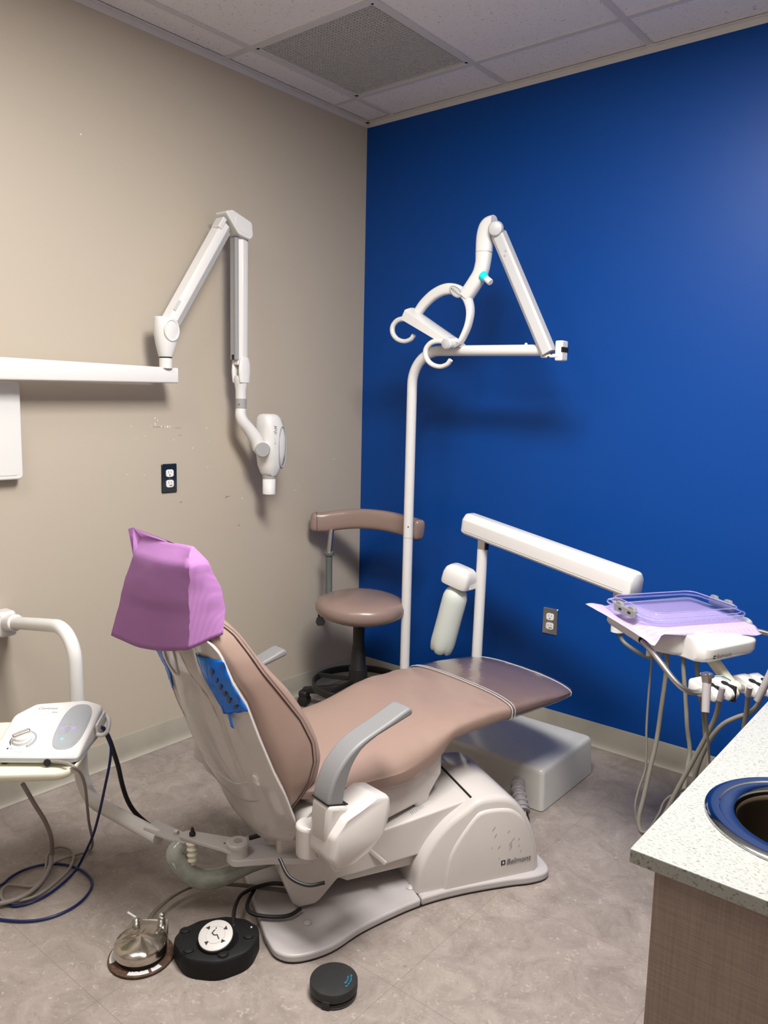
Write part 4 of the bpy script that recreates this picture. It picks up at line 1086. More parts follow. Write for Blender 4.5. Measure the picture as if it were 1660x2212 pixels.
# arch (D-shaped yoke) in a plane facing the room
YL = PY_ - .035
outer = catmull([(.622, YL, 1.772), (.655, YL, 1.808), (.705, YL, 1.842), (.760, YL, 1.858), (.815, YL, 1.852), (.858, YL, 1.822), (.878, YL, 1.772), (.872, YL, 1.718), (.850, YL, 1.670), (.832, YL, 1.645)], 6)
def archprof(t):
    w = interp(t, [0, .12, .35, .55, .75, 1], [.018, .020, .022, .018, .012, .009])
    return superell(w, .017, 3.2, 20)
hd_ = obj('head_yoke', MB().sweep(outer, archprof, (0, -1, 0)), 'white', ol)
bd = V3((1, 0, .05))
badge = MB(); bc_ = V3((.820, YL - .0185, 1.842)); bX = V3((.82, 0, -.57)); bY = V3((.57, 0, .82))
badge.prism(superell(.033, .0185, 2, 28), 0, .003, bc_ - np.array([0, .0, 0]), bX, bY, (0, -1, 0))
bg = obj('badge', badge, 'lightgrey', hd_, bevel=.001)
obj('badge_face', MB().prism(superell(.028, .0138, 2, 28), .003, .0038, bc_, bX, bY, (0, -1, 0)), 'label', bg)
obj('logo_square', MB().box(bc_ - bX * .021 + np.array([0, -.0042, 0]), (.0045, .0006, .0045), bX, (0, -1, 0), bY), 'blackink', bg)
text('logo_lettering', 'Belmont', .0130, bc_ - bX * .017 - bY * .004 + np.array([0, -.0042, 0]), bX, bY, 'greyink', bg, shear=.2)
# reflector: long curved bar seen from its side
R0, R1 = V3((.596, YL - .010, 1.768)), V3((.838, YL - .018, 1.638))
rd = (R1 - R0) / np.linalg.norm(R1 - R0); rn = V3((-rd[2], 0, rd[0])); rn /= np.linalg.norm(rn)   # up-right normal
rings = []
for t_ in np.linspace(0, 1, 24):
    p = R0 * (1 - t_) + R1 * t_
    wv = interp(t_, [0, .05, .9, 1], [.030, .026, .017, .012])
    ring_ = []
    for a in np.linspace(-1, 1, 9): ring_.append(p + np.array([0, -.052 * a, 0]) + rn * (wv * (1 - .5 * a * a)))
    for a in np.linspace(1, -1, 9): ring_.append(p + np.array([0, -.052 * a, 0]) + rn * (-wv * (.55 + .45 * a * a) ))
    rings.append(ring_)
obj('reflector', MB().loft(rings), 'white', ol, ang=50, bevel=.0015)
# hook handles
def hook(o_, dx, dz, ln):
    base = V3(o_)
    pts_ = [(0, 0, 0), (-.035, 0, .006), (-.070, 0, -.004), (-.092, 0, -.035), (-.088, 0, -.075), (-.060, 0, -.108), (-.018, 0, -.122), (.018, 0, -.112), (.036, 0, -.090)]
    q = catmull([base + np.array([a * dx, b - .012 * k / 8, c * dz]) for k, (a, b, c) in enumerate(pts_)], 6)
    return MB().sweep(q, lambda t: superell(lerp(.011, .0085, t), lerp(.010, .0105, t), 2.4, 16), (0, -1, 0))
obj('hook_handle', hook((.592, YL - .012, 1.748), .92, .72, 0), 'white', ol)
obj('hook_handle', hook((.808, YL - .060, 1.648), .98, .78, 0), 'white', ol)
obj('handle_hub', MB().tube([(.826, YL - .02, 1.646), (.822, YL - .078, 1.640)], .0225, 28), 'white', ol, bevel=.003)
obj('hub_cap', MB().lathe([(.0195, 0), (.0190, .004), (.0175, .005)], (.822, YL - .0775, 1.640), (-.07, -1, -.1), 28), 'alu', ol, label='grey round hub cap')
obj('hub_fin', MB().prism([(0, .012), (.030, -.002), (0, -.016)], -.006, .006, (.838, YL - .04, 1.640), (1, 0, 0), (0, 0, 1), (0, -1, 0)), 'lightgrey', ol)

# ------------------------------------------------------------------ delivery unit
du = thing('delivery_unit', 'white dental delivery arm on a short post carrying an instrument head and hoses', 'delivery unit', (.955, PY_, bh))
obj('post', MB().tube([(.944, PY_, bh), (.955, PY_, .836)], .0212, 24), 'white', du)
obj('post_foot', MB().lathe([(.040, bh), (.040, bh + .012), (.026, bh + .02)], (.944, PY_, 0), (0, 0, 1), 28), 'white', du)
obj('post_collar', MB().box((.956, PY_, .855), (.034, .030, .045)), 'steel', du, bevel=.003)
obj('collar_ring', MB().lathe([(.0165, .835), (.0165, .88)], (.962, PY_ + .004, 0), (0, 0, 1), 20), 'black', du)
D0, D1 = V3((.895, -.342, .930)), V3((1.630, -.500, .832))
dd = (D1 - D0) / np.linalg.norm(D1 - D0)
oct_ = roundpoly([(-.040, -.034), (-.040, .018), (-.022, .043), (.022, .043), (.040, .018), (.040, -.034), (.030, -.043), (-.030, -.043)], [.006, .012, .018, .018, .012, .006, .004, .004], 4)
ba = obj('balance_arm', MB().sweep([D0, D1], oct_, (0, 0, 1)), 'white', du, ang=25)
def endcap(P_, d, n_):
    return obj('end_cap', MB().sweep([P_, P_ + d * .012, P_ + d * .020, P_ + d * .024], lambda t: [(a * (1, .985, .93, .84)[min(3, int(round(t * 3)))], b * (1, .985, .93, .84)[min(3, int(round(t * 3)))]) for a, b in oct_], (0, 0, 1)), 'white', du, ang=50)
endcap(D0, -dd, 1); endcap(D1, dd, 1)
for s in (-1,):
    rt = np.cross(dd, [0, 0, 1.0]); rt /= np.linalg.norm(rt); up_ = np.cross(rt, dd)
    obj('seam_line', MB().tube([D0 + rt * .0402 + up_ * -.026, D1 + rt * .0402 + up_ * -.026], .0009, 5), 'lightgrey', ba)
PX, PYY = 1.590, -.490
obj('head_collar', MB().box((PX, PYY, .783), (.034, .032, .03)).lathe([(.021, .764), (.021, .772)], (PX, PYY, 0), (0, 0, 1), 20), 'steel', du, bevel=.002)
obj('head_post', MB().tube([(PX, PYY, .766), (PX, PYY, .655)], .0225, 24), 'white', du)
# head frame: N towards the dentist's side, W along the front
DN = V3((.93, -.36, 0)); DN /= np.linalg.norm(DN); DW = V3((-DN[1], DN[0], 0)); DO = V3((1.75, -.70, 0))
def D(n, w, z): return DO + DN * n + DW * w + ZZ * z
plan = [(-.122, -.030), (.145, -.132), (.205, -.105), (.245, -.065), (.275, .125), (.220, .232), (-.075, .300)]
def planring(z, ins, r=.025):
    c = np.mean(np.array(plan), 0); out = []
    P_ = [(c[0] + (a - c[0]) * (1 - ins), c[1] + (b - c[1]) * (1 - ins)) for a, b in plan]
    return [D(a, b, z) for a, b in roundpoly(P_, r, 5)]
obj('instrument_head', MB().loft([planring(.732, .06), planring(.735, .03), planring(.744, .0), planring(.778, .02), planring(.795, .05), planring(.801, .09)]), 'white', du, ang=50)
# front bulge with the maker's name
fb = MB()
rings = []
for w in np.linspace(-.085, .150, 18):
    q = (w - .0325) / .1175; o_ = .030 * (1 - q ** 10)
    rings.append([D(.20 + a, w, b) for a, b in ((0, .798), (.045 + o_ * .3, .795), (.062 + o_ * .6, .786), (.070 + o_, .770), (.068 + o_, .742), (.058 + o_, .730), (0, .730))])
fbo = obj('front_bulge', fb.loft(rings), 'white', du, ang=60, bevel=.004)
fu = .2705 + .030
obj('logo_square', MB().box(D(fu - .001, -.048, .7472), (.0008, .0095, .0095), DN, DW, ZZ), 'blackink', fbo)
obj('logo_centre', MB().box(D(fu - .0004, -.048, .7472), (.0006, .004, .004), DN, DW, ZZ), 'label', fbo)
text('logo_lettering', 'Belmont', .0175, D(fu - .0002, -.040, .742), DW, ZZ, 'greyink', fbo, bold=.0002)
obj('side_marks', MB().box(D(.065, -.1435, .762), (.004, .001, .002), DN, DW, ZZ).box(D(.065, -.1435, .756), (.004, .001, .002), DN, DW, ZZ), 'blackink', fbo)
# side tubes and holder bar
zb = .664
def zbw(w): return .664 - .11 * (w + .09)
lh = catmull([D(.14, -.150, .760), D(.19, -.172, .752), D(.232, -.182, .735), D(.275, -.178, .700), D(.300, -.160, .676), D(.305, -.125, zb), D(.305, -.09, zb)], 7)
obj('support_tube', MB().tube(lh, .0078, 16), 'satin', du)
rh = catmull([D(.23, .215, .772), D(.265, .245, .762), D(.295, .262, .735), D(.310, .262, .685), D(.312, .24, .648), D(.308, .21, zbw(.21)), D(.305, .18, zbw(.18))], 7)
obj('support_tube', MB().tube(rh, .0078, 16), 'satin', du)
obj('port_ring', MB().lathe([(.013, 0), (.013, .006)], D(.132, -.140, .762), DN - DW * .6, 20), 'dark', du)
obj('holder_bar', MB().tube([D(.305, -.10, zb), D(.305, .19, zbw(.19))], .0078, 16), 'satin', du)
obj('drop_arm', MB().sweep([D(.195, .02, .752), D(.300, .036, .652)], lambda t: superell(lerp(.018, .0165, t), .014, 3, 20), None), 'cream', du, bevel=.003)
obj('drop_arm_eye', MB().lathe([(.018, -.013), (.018, .013)], D(.303, .037, zbw(.037)), DW, 24), 'cream', du, bevel=.003)
for w in (-.080, -.022, .096, .150):
    hpl = roundpoly([(-.044, -.022), (.040, -.022), (.050, -.006), (.040, .008), (-.020, .026), (-.046, .016)], [.012, .008, .012, .012, .016, .016], 4)
    m_ = MB(); zc_ = zbw(w) + .004
    m_.loft([[D(.305 + a * q, w + x, zc_ + b * q) for a, b in hpl] for x, q in ((-.021, .84), (-.016, 1), (.016, 1), (.021, .84))])
    o_ = obj('instrument_holder', m_, 'white', du, ang=45)
    obj('slot', MB().box(D(.340, w, zc_ - .004), (.026, .0055, .043), DN, DW, ZZ).lathe([(.0105, 0), (.0105, .007)], D(.316, w, zc_ + .0105), ZZ + DN * .28, 16), 'dark', o_)
for n_, w_ in ((.15, -.135), (.20, -.03), (.215, 0.0)):
    obj('drain_stub', MB().lathe([(.006, 0), (.006, .022)], D(n_, w_, .742), (0, 0, -1), 12), 'label', du)
# hoses
def hose(pts_, r, m_='hose', lab=None):
    return obj('hose', MB().tube(catmull(pts_, 6), r, 12), m_, du, label=lab)
hose(P_hA + list(reversed(P_hH)), .0032)
hose(P_hB, .0062)
hose(P_hC + [(1.985, -.96, .31), (2.01, -.955, .27), (2.05, -.94, .29), (2.09, -.92, .38)] + list(reversed(P_hG)), .0060)
hose(P_hD + [(2.04, -.90, .33), (2.035, -.93, .28), (2.015, -.95, .31)] + list(reversed(P_hF)), .0060)
hose([D(.0, .0, .74)] + [(1.80, -.62, .68), (1.72, -.52, .60), (1.62, -.49, .62), (1.592, -.49, .66)], .007)
# sleeves sitting in the empty holders
obj('hose_sleeve', MB().tube([P_hB[-1], (2.078, -1.004, .72)], .0075, 14), 'handpiece', du)
obj('hose_sleeve', MB().tube([P_hG[0], (2.133, -.970, .728)], .0075, 14), 'handpiece', du)
# handpiece at the right edge
hp_ = thing('dental_handpiece', 'grey sleeved handpiece hanging in the rightmost instrument holder at the picture edge', 'handpiece', (2.17, -.94, .69))
a_, b_ = V3((2.148, -.953, .690)), V3((2.176, -.945, .775))
obj('sleeve', MB().tube([a_, b_], lambda t: lerp(.0085, .0105, t), 16), 'handpiece', hp_)
obj('neck', MB().tube([b_, b_ + (b_ - a_) * .25], .0052, 12), 'chrome', hp_)

# syringe
sy = thing('dental_syringe', 'silver and grey air-water syringe with a pale blue tip in the leftmost holder', 'syringe', tuple(P_syr[-1]))
sp = [V3(p) for p in P_syr]
obj('grip', MB().tube([sp[1] + (sp[0] - sp[1]) * .2, sp[2], sp[3]], lambda t: lerp(.0105, .0095, t), 16), 'handpiece', sy)
obj('body', MB().sweep([sp[1] + (sp[0] - sp[1]) * .1, sp[0], sp[0] + V3((0, 0, .006))], lambda t: rrect(lerp(.015, .027, min(1, t * 1.4)), .020, .005), DN), 'satin', sy, bevel=.002)
obj('nozzle_nut', MB().lathe([(.0065, 0), (.0065, .010), (.004, .014)], V3(P_syrtip[0]) - V3((.002, 0, 0)), V3(P_syrtip[1]) - V3(P_syrtip[0]), 14), 'chrome', sy)
obj('trigger', MB().lathe([(.003, 0), (.003, .008)], sp[0] + V3((-.006, -.008, .004)), (-.6, -.8, .2), 10), 'chrome', sy)
obj('tip', MB().tube([V3(P_syrtip[0]) + (V3(P_syrtip[1]) - V3(P_syrtip[0])) * .25, P_syrtip[1], P_syrtip[2]], .0016, 8), 'tipblue', sy)

# water bottle and its cap on the post
bt = V3((.888, PY_ - .045, .693))
axd = V3((-.26, 0, -1)); axd /= np.linalg.norm(axd)
hb = MB()
rings = []
for t_, w, d in ((0, .060, .046), (.010, .063, .048), (.045, .062, .047), (.066, .056, .041), (.078, .044, .030), (.082, .030, .018)):
    rings.append([bt + V3((.0, 0, 0)) + V3((-.005, 0, -.012)) - axd * t_ * 1.0 + V3((1, 0, -.22)) * a + V3((0, -1, 0)) * b for a, b in superell(w, d, 4.6, 40, -.012, 0)])
bh_ = obj('bottle_holder', hb.loft(rings), 'white', du, ang=50)
obj('holder_bracket', MB().box((.930, PY_ - .030, .700), (.020, .055, .055)), 'white', bh_, bevel=.003)
bp_ = bt + axd * .022 + V3((-.010, 0, 0))
prof = [(.016, -.02), (.018, .0), (.034, .008), (.044, .020), (.0495, .04), (.0505, .06), (.0500, .13), (.0505, .20), (.0510, .245), (.050, .262), (.046, .275)]
wb_ = thing('water_bottle', 'frosted white plastic bottle hanging upside down from the delivery post', 'bottle', tuple(bp_ + axd * .29))
A_ = axd; r_ = np.cross(A_, [0, 1.0, 0]); r_ /= np.linalg.norm(r_); u_ = np.cross(A_, r_)
rings = []
for rad, h_ in prof + [(.040, .283), (.026, .280), (.012, .270), (.001, .264)]:
    ring_ = []
    for k in range(60):
        a = 2 * PI * k / 60
        lob = abs(math.cos(2.5 * a)) ** .6
        rr_ = rad; hh = h_
        if h_ > .255 and rad > .03: rr_ = rad * (.95 + .05 * lob)
        if h_ > .265: hh = h_ + .010 * lob * (1 if rad > .02 else .3)
        ring_.append(bp_ + A_ * hh + (r_ * math.cos(a) + u_ * math.sin(a)) * rr_)
    rings.append(ring_)
obj('bottle_body', MB().loft(rings), 'bottle', wb_, ang=60)

# tray with lid and the paper under it
def napfn(a, b):
    L_, F_, R_, B_ = (-.112, -.128, .806), (.205, -.186, .778), (.298, .150, .792), (-.02, .235, .8035)
    P_ = [np.array(q) for q in (L_, F_, R_, B_)]
    p = (P_[0] * (1 - a) + P_[1] * a) * (1 - b) + (P_[3] * (1 - a) + P_[2] * a) * b
    n2, w2, zt = p
    out = max(0, (-.072 - .389 * n2) - w2, n2 - (.240 + .184 * w2))
    k = min(1, out / .03); k = k * k * (3 - 2 * k)
    z = .8035 + (zt - .8035) * k - .007 * math.sin(min(1, out / .04) * PI) + .0028 * k * math.sin(w2 * 75 + n2 * 25)
    z += .0008 * nz(n2 * 30, w2 * 30, 2)
    return D(n2, w2, z)
np_ = obj('paper_napkin', MB().grid(40, 40, napfn), 'palelilac', None, ang=60, solid=.0006)
tag(np_, 'pale lilac paper napkin spread over the instrument head under the clear tray', 'napkin')
LO = (.075, .050); la_r = math.radians(-12)
def Lp(n, w, z):
    c, s = math.cos(la_r), math.sin(la_r); n2, w2 = n * c - w * s, n * s + w * c
    return D(LO[0] + n2, LO[1] + w2, z)
tr = thing('instrument_tray', 'clear violet plastic tray with lid and grey latches on the delivery head', 'tray', tuple(D(LO[0], LO[1], .805)))
def lring(z, w, h, r): return [Lp(a, b, z) for a, b in rrect(w, h, r, 7)]
TW, TH = .260, .335
obj('tray_base', MB().loft([lring(.806, TW - .05, TH - .05, .03), lring(.807, TW - .035, TH - .035, .035), lring(.817, TW - .012, TH - .012, .04), lring(.819, TW, TH, .045), lring(.8215, TW, TH, .045)], cap=False), 'lid', tr, ang=60)
lidm = obj('lid', MB().loft([lring(.8225, TW + .002, TH + .002, .046), lring(.826, TW, TH, .045), lring(.827, TW - .022, TH - .022, .038), lring(.835, TW - .034, TH - .034, .034), lring(.839, TW - .042, TH - .042, .030)], cap=False), 'lid', tr, ang=60)
obj('lid_top', MB().add(lring(.8392, TW - .042, TH - .042, .030), [tuple(range(32))]), 'lid', lidm)
obj('lid_edge', MB().tube(lring(.8225, TW, TH, .046), .0022, 6, closed=True), 'lidedge', lidm)
obj('lid_step', MB().tube(lring(.827, TW - .022, TH - .022, .037), .0014, 6, closed=True), 'lidedge', lidm)
obj('lid_crest', MB().tube(lring(.8392, TW - .043, TH - .043, .029), .0016, 6, closed=True), 'lidedge', lidm)
X_ = Lp(1, 0, 0) - Lp(0, 0, 0); Y_ = Lp(0, 1, 0) - Lp(0, 0, 0)
for s in (-1, 1):
    m_ = MB().box(Lp(.0, s * (TH / 2 + .003), .822), (.100, .012, .022), X_, Y_, ZZ)
    for q in (-.030, .030):
        m_.prism([(-.016, 0), (-.010, .010), (.010, .010), (.016, 0)], -.006, .006, Lp(q, s * (TH / 2 + .001), .832), X_, ZZ, Y_)
    ln_ = obj('latch', m_, 'latchgrey', tr, bevel=.002, label='grey latch')
    obj('latch_slot', MB().box(Lp(-.018, s * (TH / 2 + .0092), .822), (.014, .001, .006), X_, Y_, ZZ).box(Lp(.026, s * (TH / 2 + .0092), .822), (.014, .001, .006), X_, Y_, ZZ), 'dark', ln_)

# ------------------------------------------------------------------ assistant's arm with shelf
PTX, PTY = .503, -.832 - 1.0
aa = thing('assistant_arm', 'white bent tube arm with cream shelf jutting left from the chair base', 'support arm', (PTX, PTY, .20))
path = fillet([(.880, -1.826, .196), (.520, -1.846, .200), (.503, -1.832, .26), (.478, -1.832, .712), (.10, -1.856, .690)], .085, 10)
path = fillet([(.845, -1.808, .194), (.505, -1.842, .212), (.478, -1.838, .730), (.06, -1.835, .662)], .095, 12)
obj('bent_tube', MB().tube(path, .0205, 24), 'white', aa)
obj('tube_socket', MB().tube([(.115, -1.835, .671), (.02, -1.835, .655)], .028, 24), 'white', aa, bevel=.006)
obj('socket_block', MB().box((.035, -1.838, .656), (.065, .06, .085)), 'white', aa, bevel=.012)
# bracket plates
def plate_(pts_, z0, z1, r, name='bracket_plate'):
    return obj(name, MB().prism(roundpoly(pts_, r, 5), z0, z1), 'brack', aa, bevel=.002, ang=30)
plate_([(.790, -1.777), (.800, -1.829), (.948, -1.806), (.945, -1.762)], .205, .214, [.004, .004, .02, .02])
plate_([(.918, -1.800), (.912, -1.764), (1.070, -1.690), (1.112, -1.716), (1.100, -1.755), (1.062, -1.760)], .214, .224, [.02, .02, .03, .03, .03, .03])
plate_([(1.050, -1.745), (1.055, -1.700), (1.115, -1.640), (1.210, -1.560), (1.250, -1.610), (1.160, -1.690), (1.100, -1.762)], .186, .204, [.03, .02, .01, .01, .01, .01, .03])
obj('pivot_knob', MB().lathe([(.029, .188), (.029, .205), (.027, .226), (.029, .229), (.029, .238), (.025, .242), (.012, .242)], (1.085, -1.728, 0), (0, 0, 1), 32), 'brack', aa, ang=40)
obj('pivot_cap', MB().lathe([(.011, .2421), (.011, .2435)], (1.085, -1.728, 0), (0, 0, 1), 20), 'handpiece', aa)
obj('bolt', MB().lathe([(.008, .214), (.008, .221), (.006, .224)], (.895, -1.787, 0), (0, 0, 1), 16), 'chrome', aa)
obj('bolt', MB().lathe([(.0085, .224), (.0085, .232), (.005, .236), (.004, .246), (.002, .248)], (.948, -1.772, 0), (0, 0, 1), 14), 'black', aa, label='black bolt')
obj('bolt', MB().lathe([(.002, .224), (.002, .2255)], (1.045, -1.740, 0), (0, 0, 1), 8), 'dark', aa)
obj('ribbed_spring', MB().tube([(.955, -1.780, .212 - .065 * k / 30) for k in range(31)], lambda t: .0135 + .0025 * math.sin(t * 26) - (.006 * max(0, t - .85) / .15), 20), 'cream', aa, ang=70)
obj('clear_hose', MB().tube(catmull(P_clear, 6), lambda t: .026 * interp(t, [0, .1, .5, .8, 1], [.75, .95, 1.05, .8, .55]), 20), 'cleartube', aa)
obj('fitting', MB().tube([(1.075, -1.562, .20), (1.10, -1.545, .22)], .007, 10).tube([(1.09, -1.552, .20), (1.115, -1.53, .222)], .006, 10), 'copper', aa)
obj('cable', MB().tube([(.985, -1.60, .155), (1.03, -1.565, .175), (1.10, -1.53, .20)], .007, 10), 'black', aa, label='black hose behind the bracket')

# shelf, turned 45 degrees
SXv, SYv = V3((.71, -.70, 0)), V3((-.70, -.71, 0)); SXv /= np.linalg.norm(SXv); SYv /= np.linalg.norm(SYv)
SO = V3((.570, -1.800, .444))
def Sf(a, b, z): return SO + SXv * a + SYv * b + ZZ * z
def shelf_ring(z, ins, r): return [Sf(a, b, z) for a, b in rrect(.34 - 2 * ins, .34 - 2 * ins, r, 6, .17, .17)]
sh_ = MB().loft([shelf_ring(-.012, .012, .045), shelf_ring(-.004, .004, .05), shelf_ring(.008, .0, .055), shelf_ring(.012, .001, .055), shelf_ring(.012, .007, .05), shelf_ring(.003, .012, .045), shelf_ring(.001, .03, .03)])
shf = obj('shelf', sh_, 'cream', aa, ang=45)
obj('shelf_clamp', MB().prism(superell(.034, .030, 2.4, 28), -.006, .010, (.487, -1.832, .470), (1, 0, 0), (0, 1, 0), ZZ).prism([(-.03, -.03), (.10, -.03), (.10, .03), (-.03, .03)], -.014, .0, (.53, -1.832, .446), (.8, -.6, 0), (.6, .8, 0), ZZ), 'cream', shf, bevel=.004)

# ------------------------------------------------------------------ ultrasonic scaler unit on the shelf
# body axes: right edge runs almost along the picture's depth
us = thing('scaler_unit', 'white scaler console with silver dial and grey touch panel on the cream shelf', 'scaler', tuple(Sf(.17, .17, .014)))
UX = V3((.745, .667, 0)); UX /= np.linalg.norm(UX); UY = V3((-UX[1], UX[0], 0))       # X right, Y away
UO = V3((.625, -1.998, .449))
def Ud(x, y, z): return UO + UX * x + UY * y + ZZ * z
def top_z(x, y): return .028 + (y + .095) * .30 
outl = roundpoly([(-.118, -.098), (.108, -.100), (.114, .105), (.060, .125), (-.075, .108), (-.118, .060)], [.02, .015, .018, .05, .03, .03], 5)
def uring(f, ins, dz):
    return [Ud(a * (1 - ins), b * (1 - ins), f(a * (1 - ins), b * (1 - ins)) + dz) for a, b in outl]
body = MB().loft([[Ud(a * .90, b * .90, .004) for a, b in outl], [Ud(a * .97, b * .97, .010) for a, b in outl], uring(lambda a, b: .020, .0, 0), uring(top_z, .0, -.006), uring(top_z, .025, -.001), uring(top_z, .06, .001), *[uring(top_z, q_, .0012) for q_ in (.12, .2, .3, .4, .5, .6, .7, .8, .9, .97)]])
ubd = obj('housing', body, 'white', us, ang=50)
obj('base_strip', MB().loft([[Ud(a * 1.004, b * 1.004, .012) for a, b in outl], [Ud(a * 1.004, b * 1.004, .021) for a, b in outl]]), 'panelgrey', us, label='grey strip round the foot')
for a, b in ((-.09, -.07), (.09, -.07), (.09, .08), (-.09, .08)):
    obj('rubber_foot', MB().lathe([(.010, -.004), (.010, .006)], Ud(a, b, 0), (0, 0, 1), 14), 'black', us)
def tz(x, y, d=.0): return Ud(x, y, top_z(x, y) + .0012 + d)
TN = np.cross(tz(.01, 0) - tz(-.01, 0), tz(0, .01) - tz(0, -.01)); TN /= np.linalg.norm(TN)
TX = tz(.01, 0) - tz(-.01, 0); TX /= np.linalg.norm(TX); TY = np.cross(TN, TX)
tp = MB(); ov = [(a, b) for a, b in superell(.036, .082, 2.7, 40, .058, .012)]
tp.loft([[tz(.058 + (a - .058) * q, .012 + (b - .012) * q, h) for a, b in ov] for q, h in ((1.10, -.002), (1.08, .0020), (1.0, .0026), (.98, .0018), (.8, .0018), (.6, .0018), (.4, .0018), (.2, .0018), (.05, .0018))])
pnl = obj('touch_panel', tp, 'panelgrey', us, ang=50)
pd = .0022
for x, y, m_ in ((.036, .000, 'led'), (.064, .002, 'led'), (.047, -.040, 'ledgreen')):
    q = (.0036 if m_ == 'led' else .003)
    obj('indicator', MB().prism([(-q, -q), (q, -q), (q, q), (-q, q)], 0, .0006, tz(x, y, pd), TX, TY, TN), m_, pnl)
for x, y in ((.050, .001), (.050, -.012)):
    obj('key_ring', MB().tube([tz(x + .0055 * math.cos(a), y + .0045 * math.sin(a), pd) for a in np.linspace(0, 2 * PI, 20)[:-1]], .0005, 5, closed=True), 'paleink', pnl)
obj('panel_symbols', MB().box(tz(.034, .018, pd), (.008, .001, .0006), TX, TY, TN).box(tz(.050, .018, pd), (.007, .001, .0006), TX, TY, TN).box(tz(.066, .019, pd), (.008, .001, .0006), TX, TY, TN), 'paleink', pnl)
text('name_lettering', 'Cavitron', .0150, tz(-.062, .080), TX, TY, 'greyink', ubd, shear=.3)
text('name_lettering', 'plus', .0100, tz(-.018, .066), TX, TY, 'greyink', ubd, shear=.3)
text('dial_lettering', 'Power', .0095, tz(-.062, -.088), TX, TY, 'paleink', ubd)
kc = (-.056, -.040)
dial = MB().tube([tz(kc[0] + .033 * math.cos(a), kc[1] + .033 * math.sin(a)) for a in np.linspace(-.9, 1.9, 22)], lambda t: lerp(.0045, .001, t), 6)
obj('power_arc', dial, 'panelgrey', ubd, label='grey arc beside the dial')
obj('water_arc', MB().tube([tz(kc[0] + .031 * math.cos(a), kc[1] + .031 * math.sin(a)) for a in np.linspace(2.1, 3.9, 16)], .0011, 6), 'blue_hose', ubd, label='blue arc beside the dial')
obj('drop_mark', MB().prism(superell(.0022, .0035, 2, 12), 0, .0005, tz(-.082, -.073), TX, TY, TN).box(tz(-.073, -.073), (.007, .0012, .0005), TX, TY, TN), 'blue_hose', ubd)
kn = obj('dial', MB().lathe([(.026, 0), (.025, .008), (.022, .010), (.020, .017), (.016, .019)], tz(*kc), TN, 36), 'white', us, ang=40)
kd = TX * .80 + TY * .60; kp = np.cross(TN, kd)
obj('dial_grip', MB().prism(rrect(.046, .014, .006), 0, .014, tz(*kc) + TN * .012, kd, kp, TN), 'steel', kn, bevel=.003)
text('front_lettering', 'Dentsply', .0085, Ud(-.118, -.1045, .0125), UX, ZZ, 'cyanink', ubd)
text('front_lettering', 'Cavitron', .0085, Ud(.045, -.1045, .0125), UX, ZZ, 'greyink', ubd)
obj('cord_port', MB().lathe([(.0095, 0), (.0095, .010)], Ud(.030, -.093, .010), -UY, 20), 'dark', us)
# handpiece rest clipped on the right side
rs = MB().tube(catmull([Ud(.118, .020, .035), Ud(.134, .028, .030), Ud(.140, .052, .034), Ud(.136, .078, .052), Ud(.122, .088, .066)], 6), .006, 12)
obj('handpiece_rest', rs, 'white', us)
obj('rest_plate', MB().sweep([Ud(.120, .02, .046), Ud(.123, .085, .060)], rrect(.006, .034, .002), ZZ), 'white', us)

# ------------------------------------------------------------------ loose cords by the shelf
def cord(name, pts_, r, m_, label, cat, sub=6):
    o_ = obj(name, MB().tube(catmull(pts_, sub), r, 10), m_, None)
    tag(o_, label, cat); return o_
cord('water_tube', P_blue + [(.50, -2.10, .006), (.455, -2.103, .006)] + P_blue2, .0038, 'blue_hose', 'thin navy blue tube hanging from the scaler and looping on the floor', 'tube')
cord('power_cable', P_black, .0068, 'black', 'thick black cable running from the scaler down to the white tube arm', 'cable')
cord('pedal_cord', [Ud(.030, -.095, .012)] + P_grey, .0042, 'hosegrey', 'taupe grey cord tangled in loops on the floor under the shelf', 'cord')
cord('drain_hose', P_grey2, .0065, 'hosegrey', 'thicker grey hose dropping from under the left end of the shelf', 'hose')

# ------------------------------------------------------------------ pedals
# steel rheostat
px, py = 1.000, -1.972
pe = thing('foot_pedal', 'round pressed steel foot pedal with rusty base left of the black controller', 'foot pedal', (px, py, 0))
obj('base_disc', MB().lathe([(.079, 0), (.081, .003), (.081, .007), (.076, .009)], (px, py, 0), (0, 0, 1), 48), 'rust', pe)
prt = MB()
random.seed(8)
for a0, a1 in ((-1.05, -.35), (-2.75, -1.95), (2.4, 2.9), (-.25, .1)):
    K_ = 12
    ri = [(px + r * math.cos(a), py + r * math.sin(a), .0095) for a in np.linspace(a0, a1, K_) for r in (.062 + .004 * random.random(), .077)]
    prt.add(ri, [(2 * k, 2 * k + 1, 2 * k + 3, 2 * k + 2) for k in range(K_ - 1)])
obj('remaining_paint', prt, 'label', pe)
obj('skirt', MB().lathe([(.060, .009), (.060, .028)], (px, py, 0), (0, 0, 1), 40), 'dark', pe)
dm = []
for r, h in ((.064, .022), (.0665, .024), (.0665, .040), (.063, .047), (.050, .053), (.032, .058), (.015, .061), (.004, .062)):
    dm.append([(px + r * math.cos(a), py + r * math.sin(a), h - (.004 * max(0, math.cos(3 * a + .4)) ** 2 * (1 if .01 < r < .06 else 0))) for a in np.linspace(0, 2 * PI, 73)[:-1]])
obj('dome', MB().loft(dm), 'domesteel', pe, ang=45)
bk_d = V3((-.62, .78, 0)); bk_r = V3((.78, .62, 0))
pc = V3((px, py, 0))
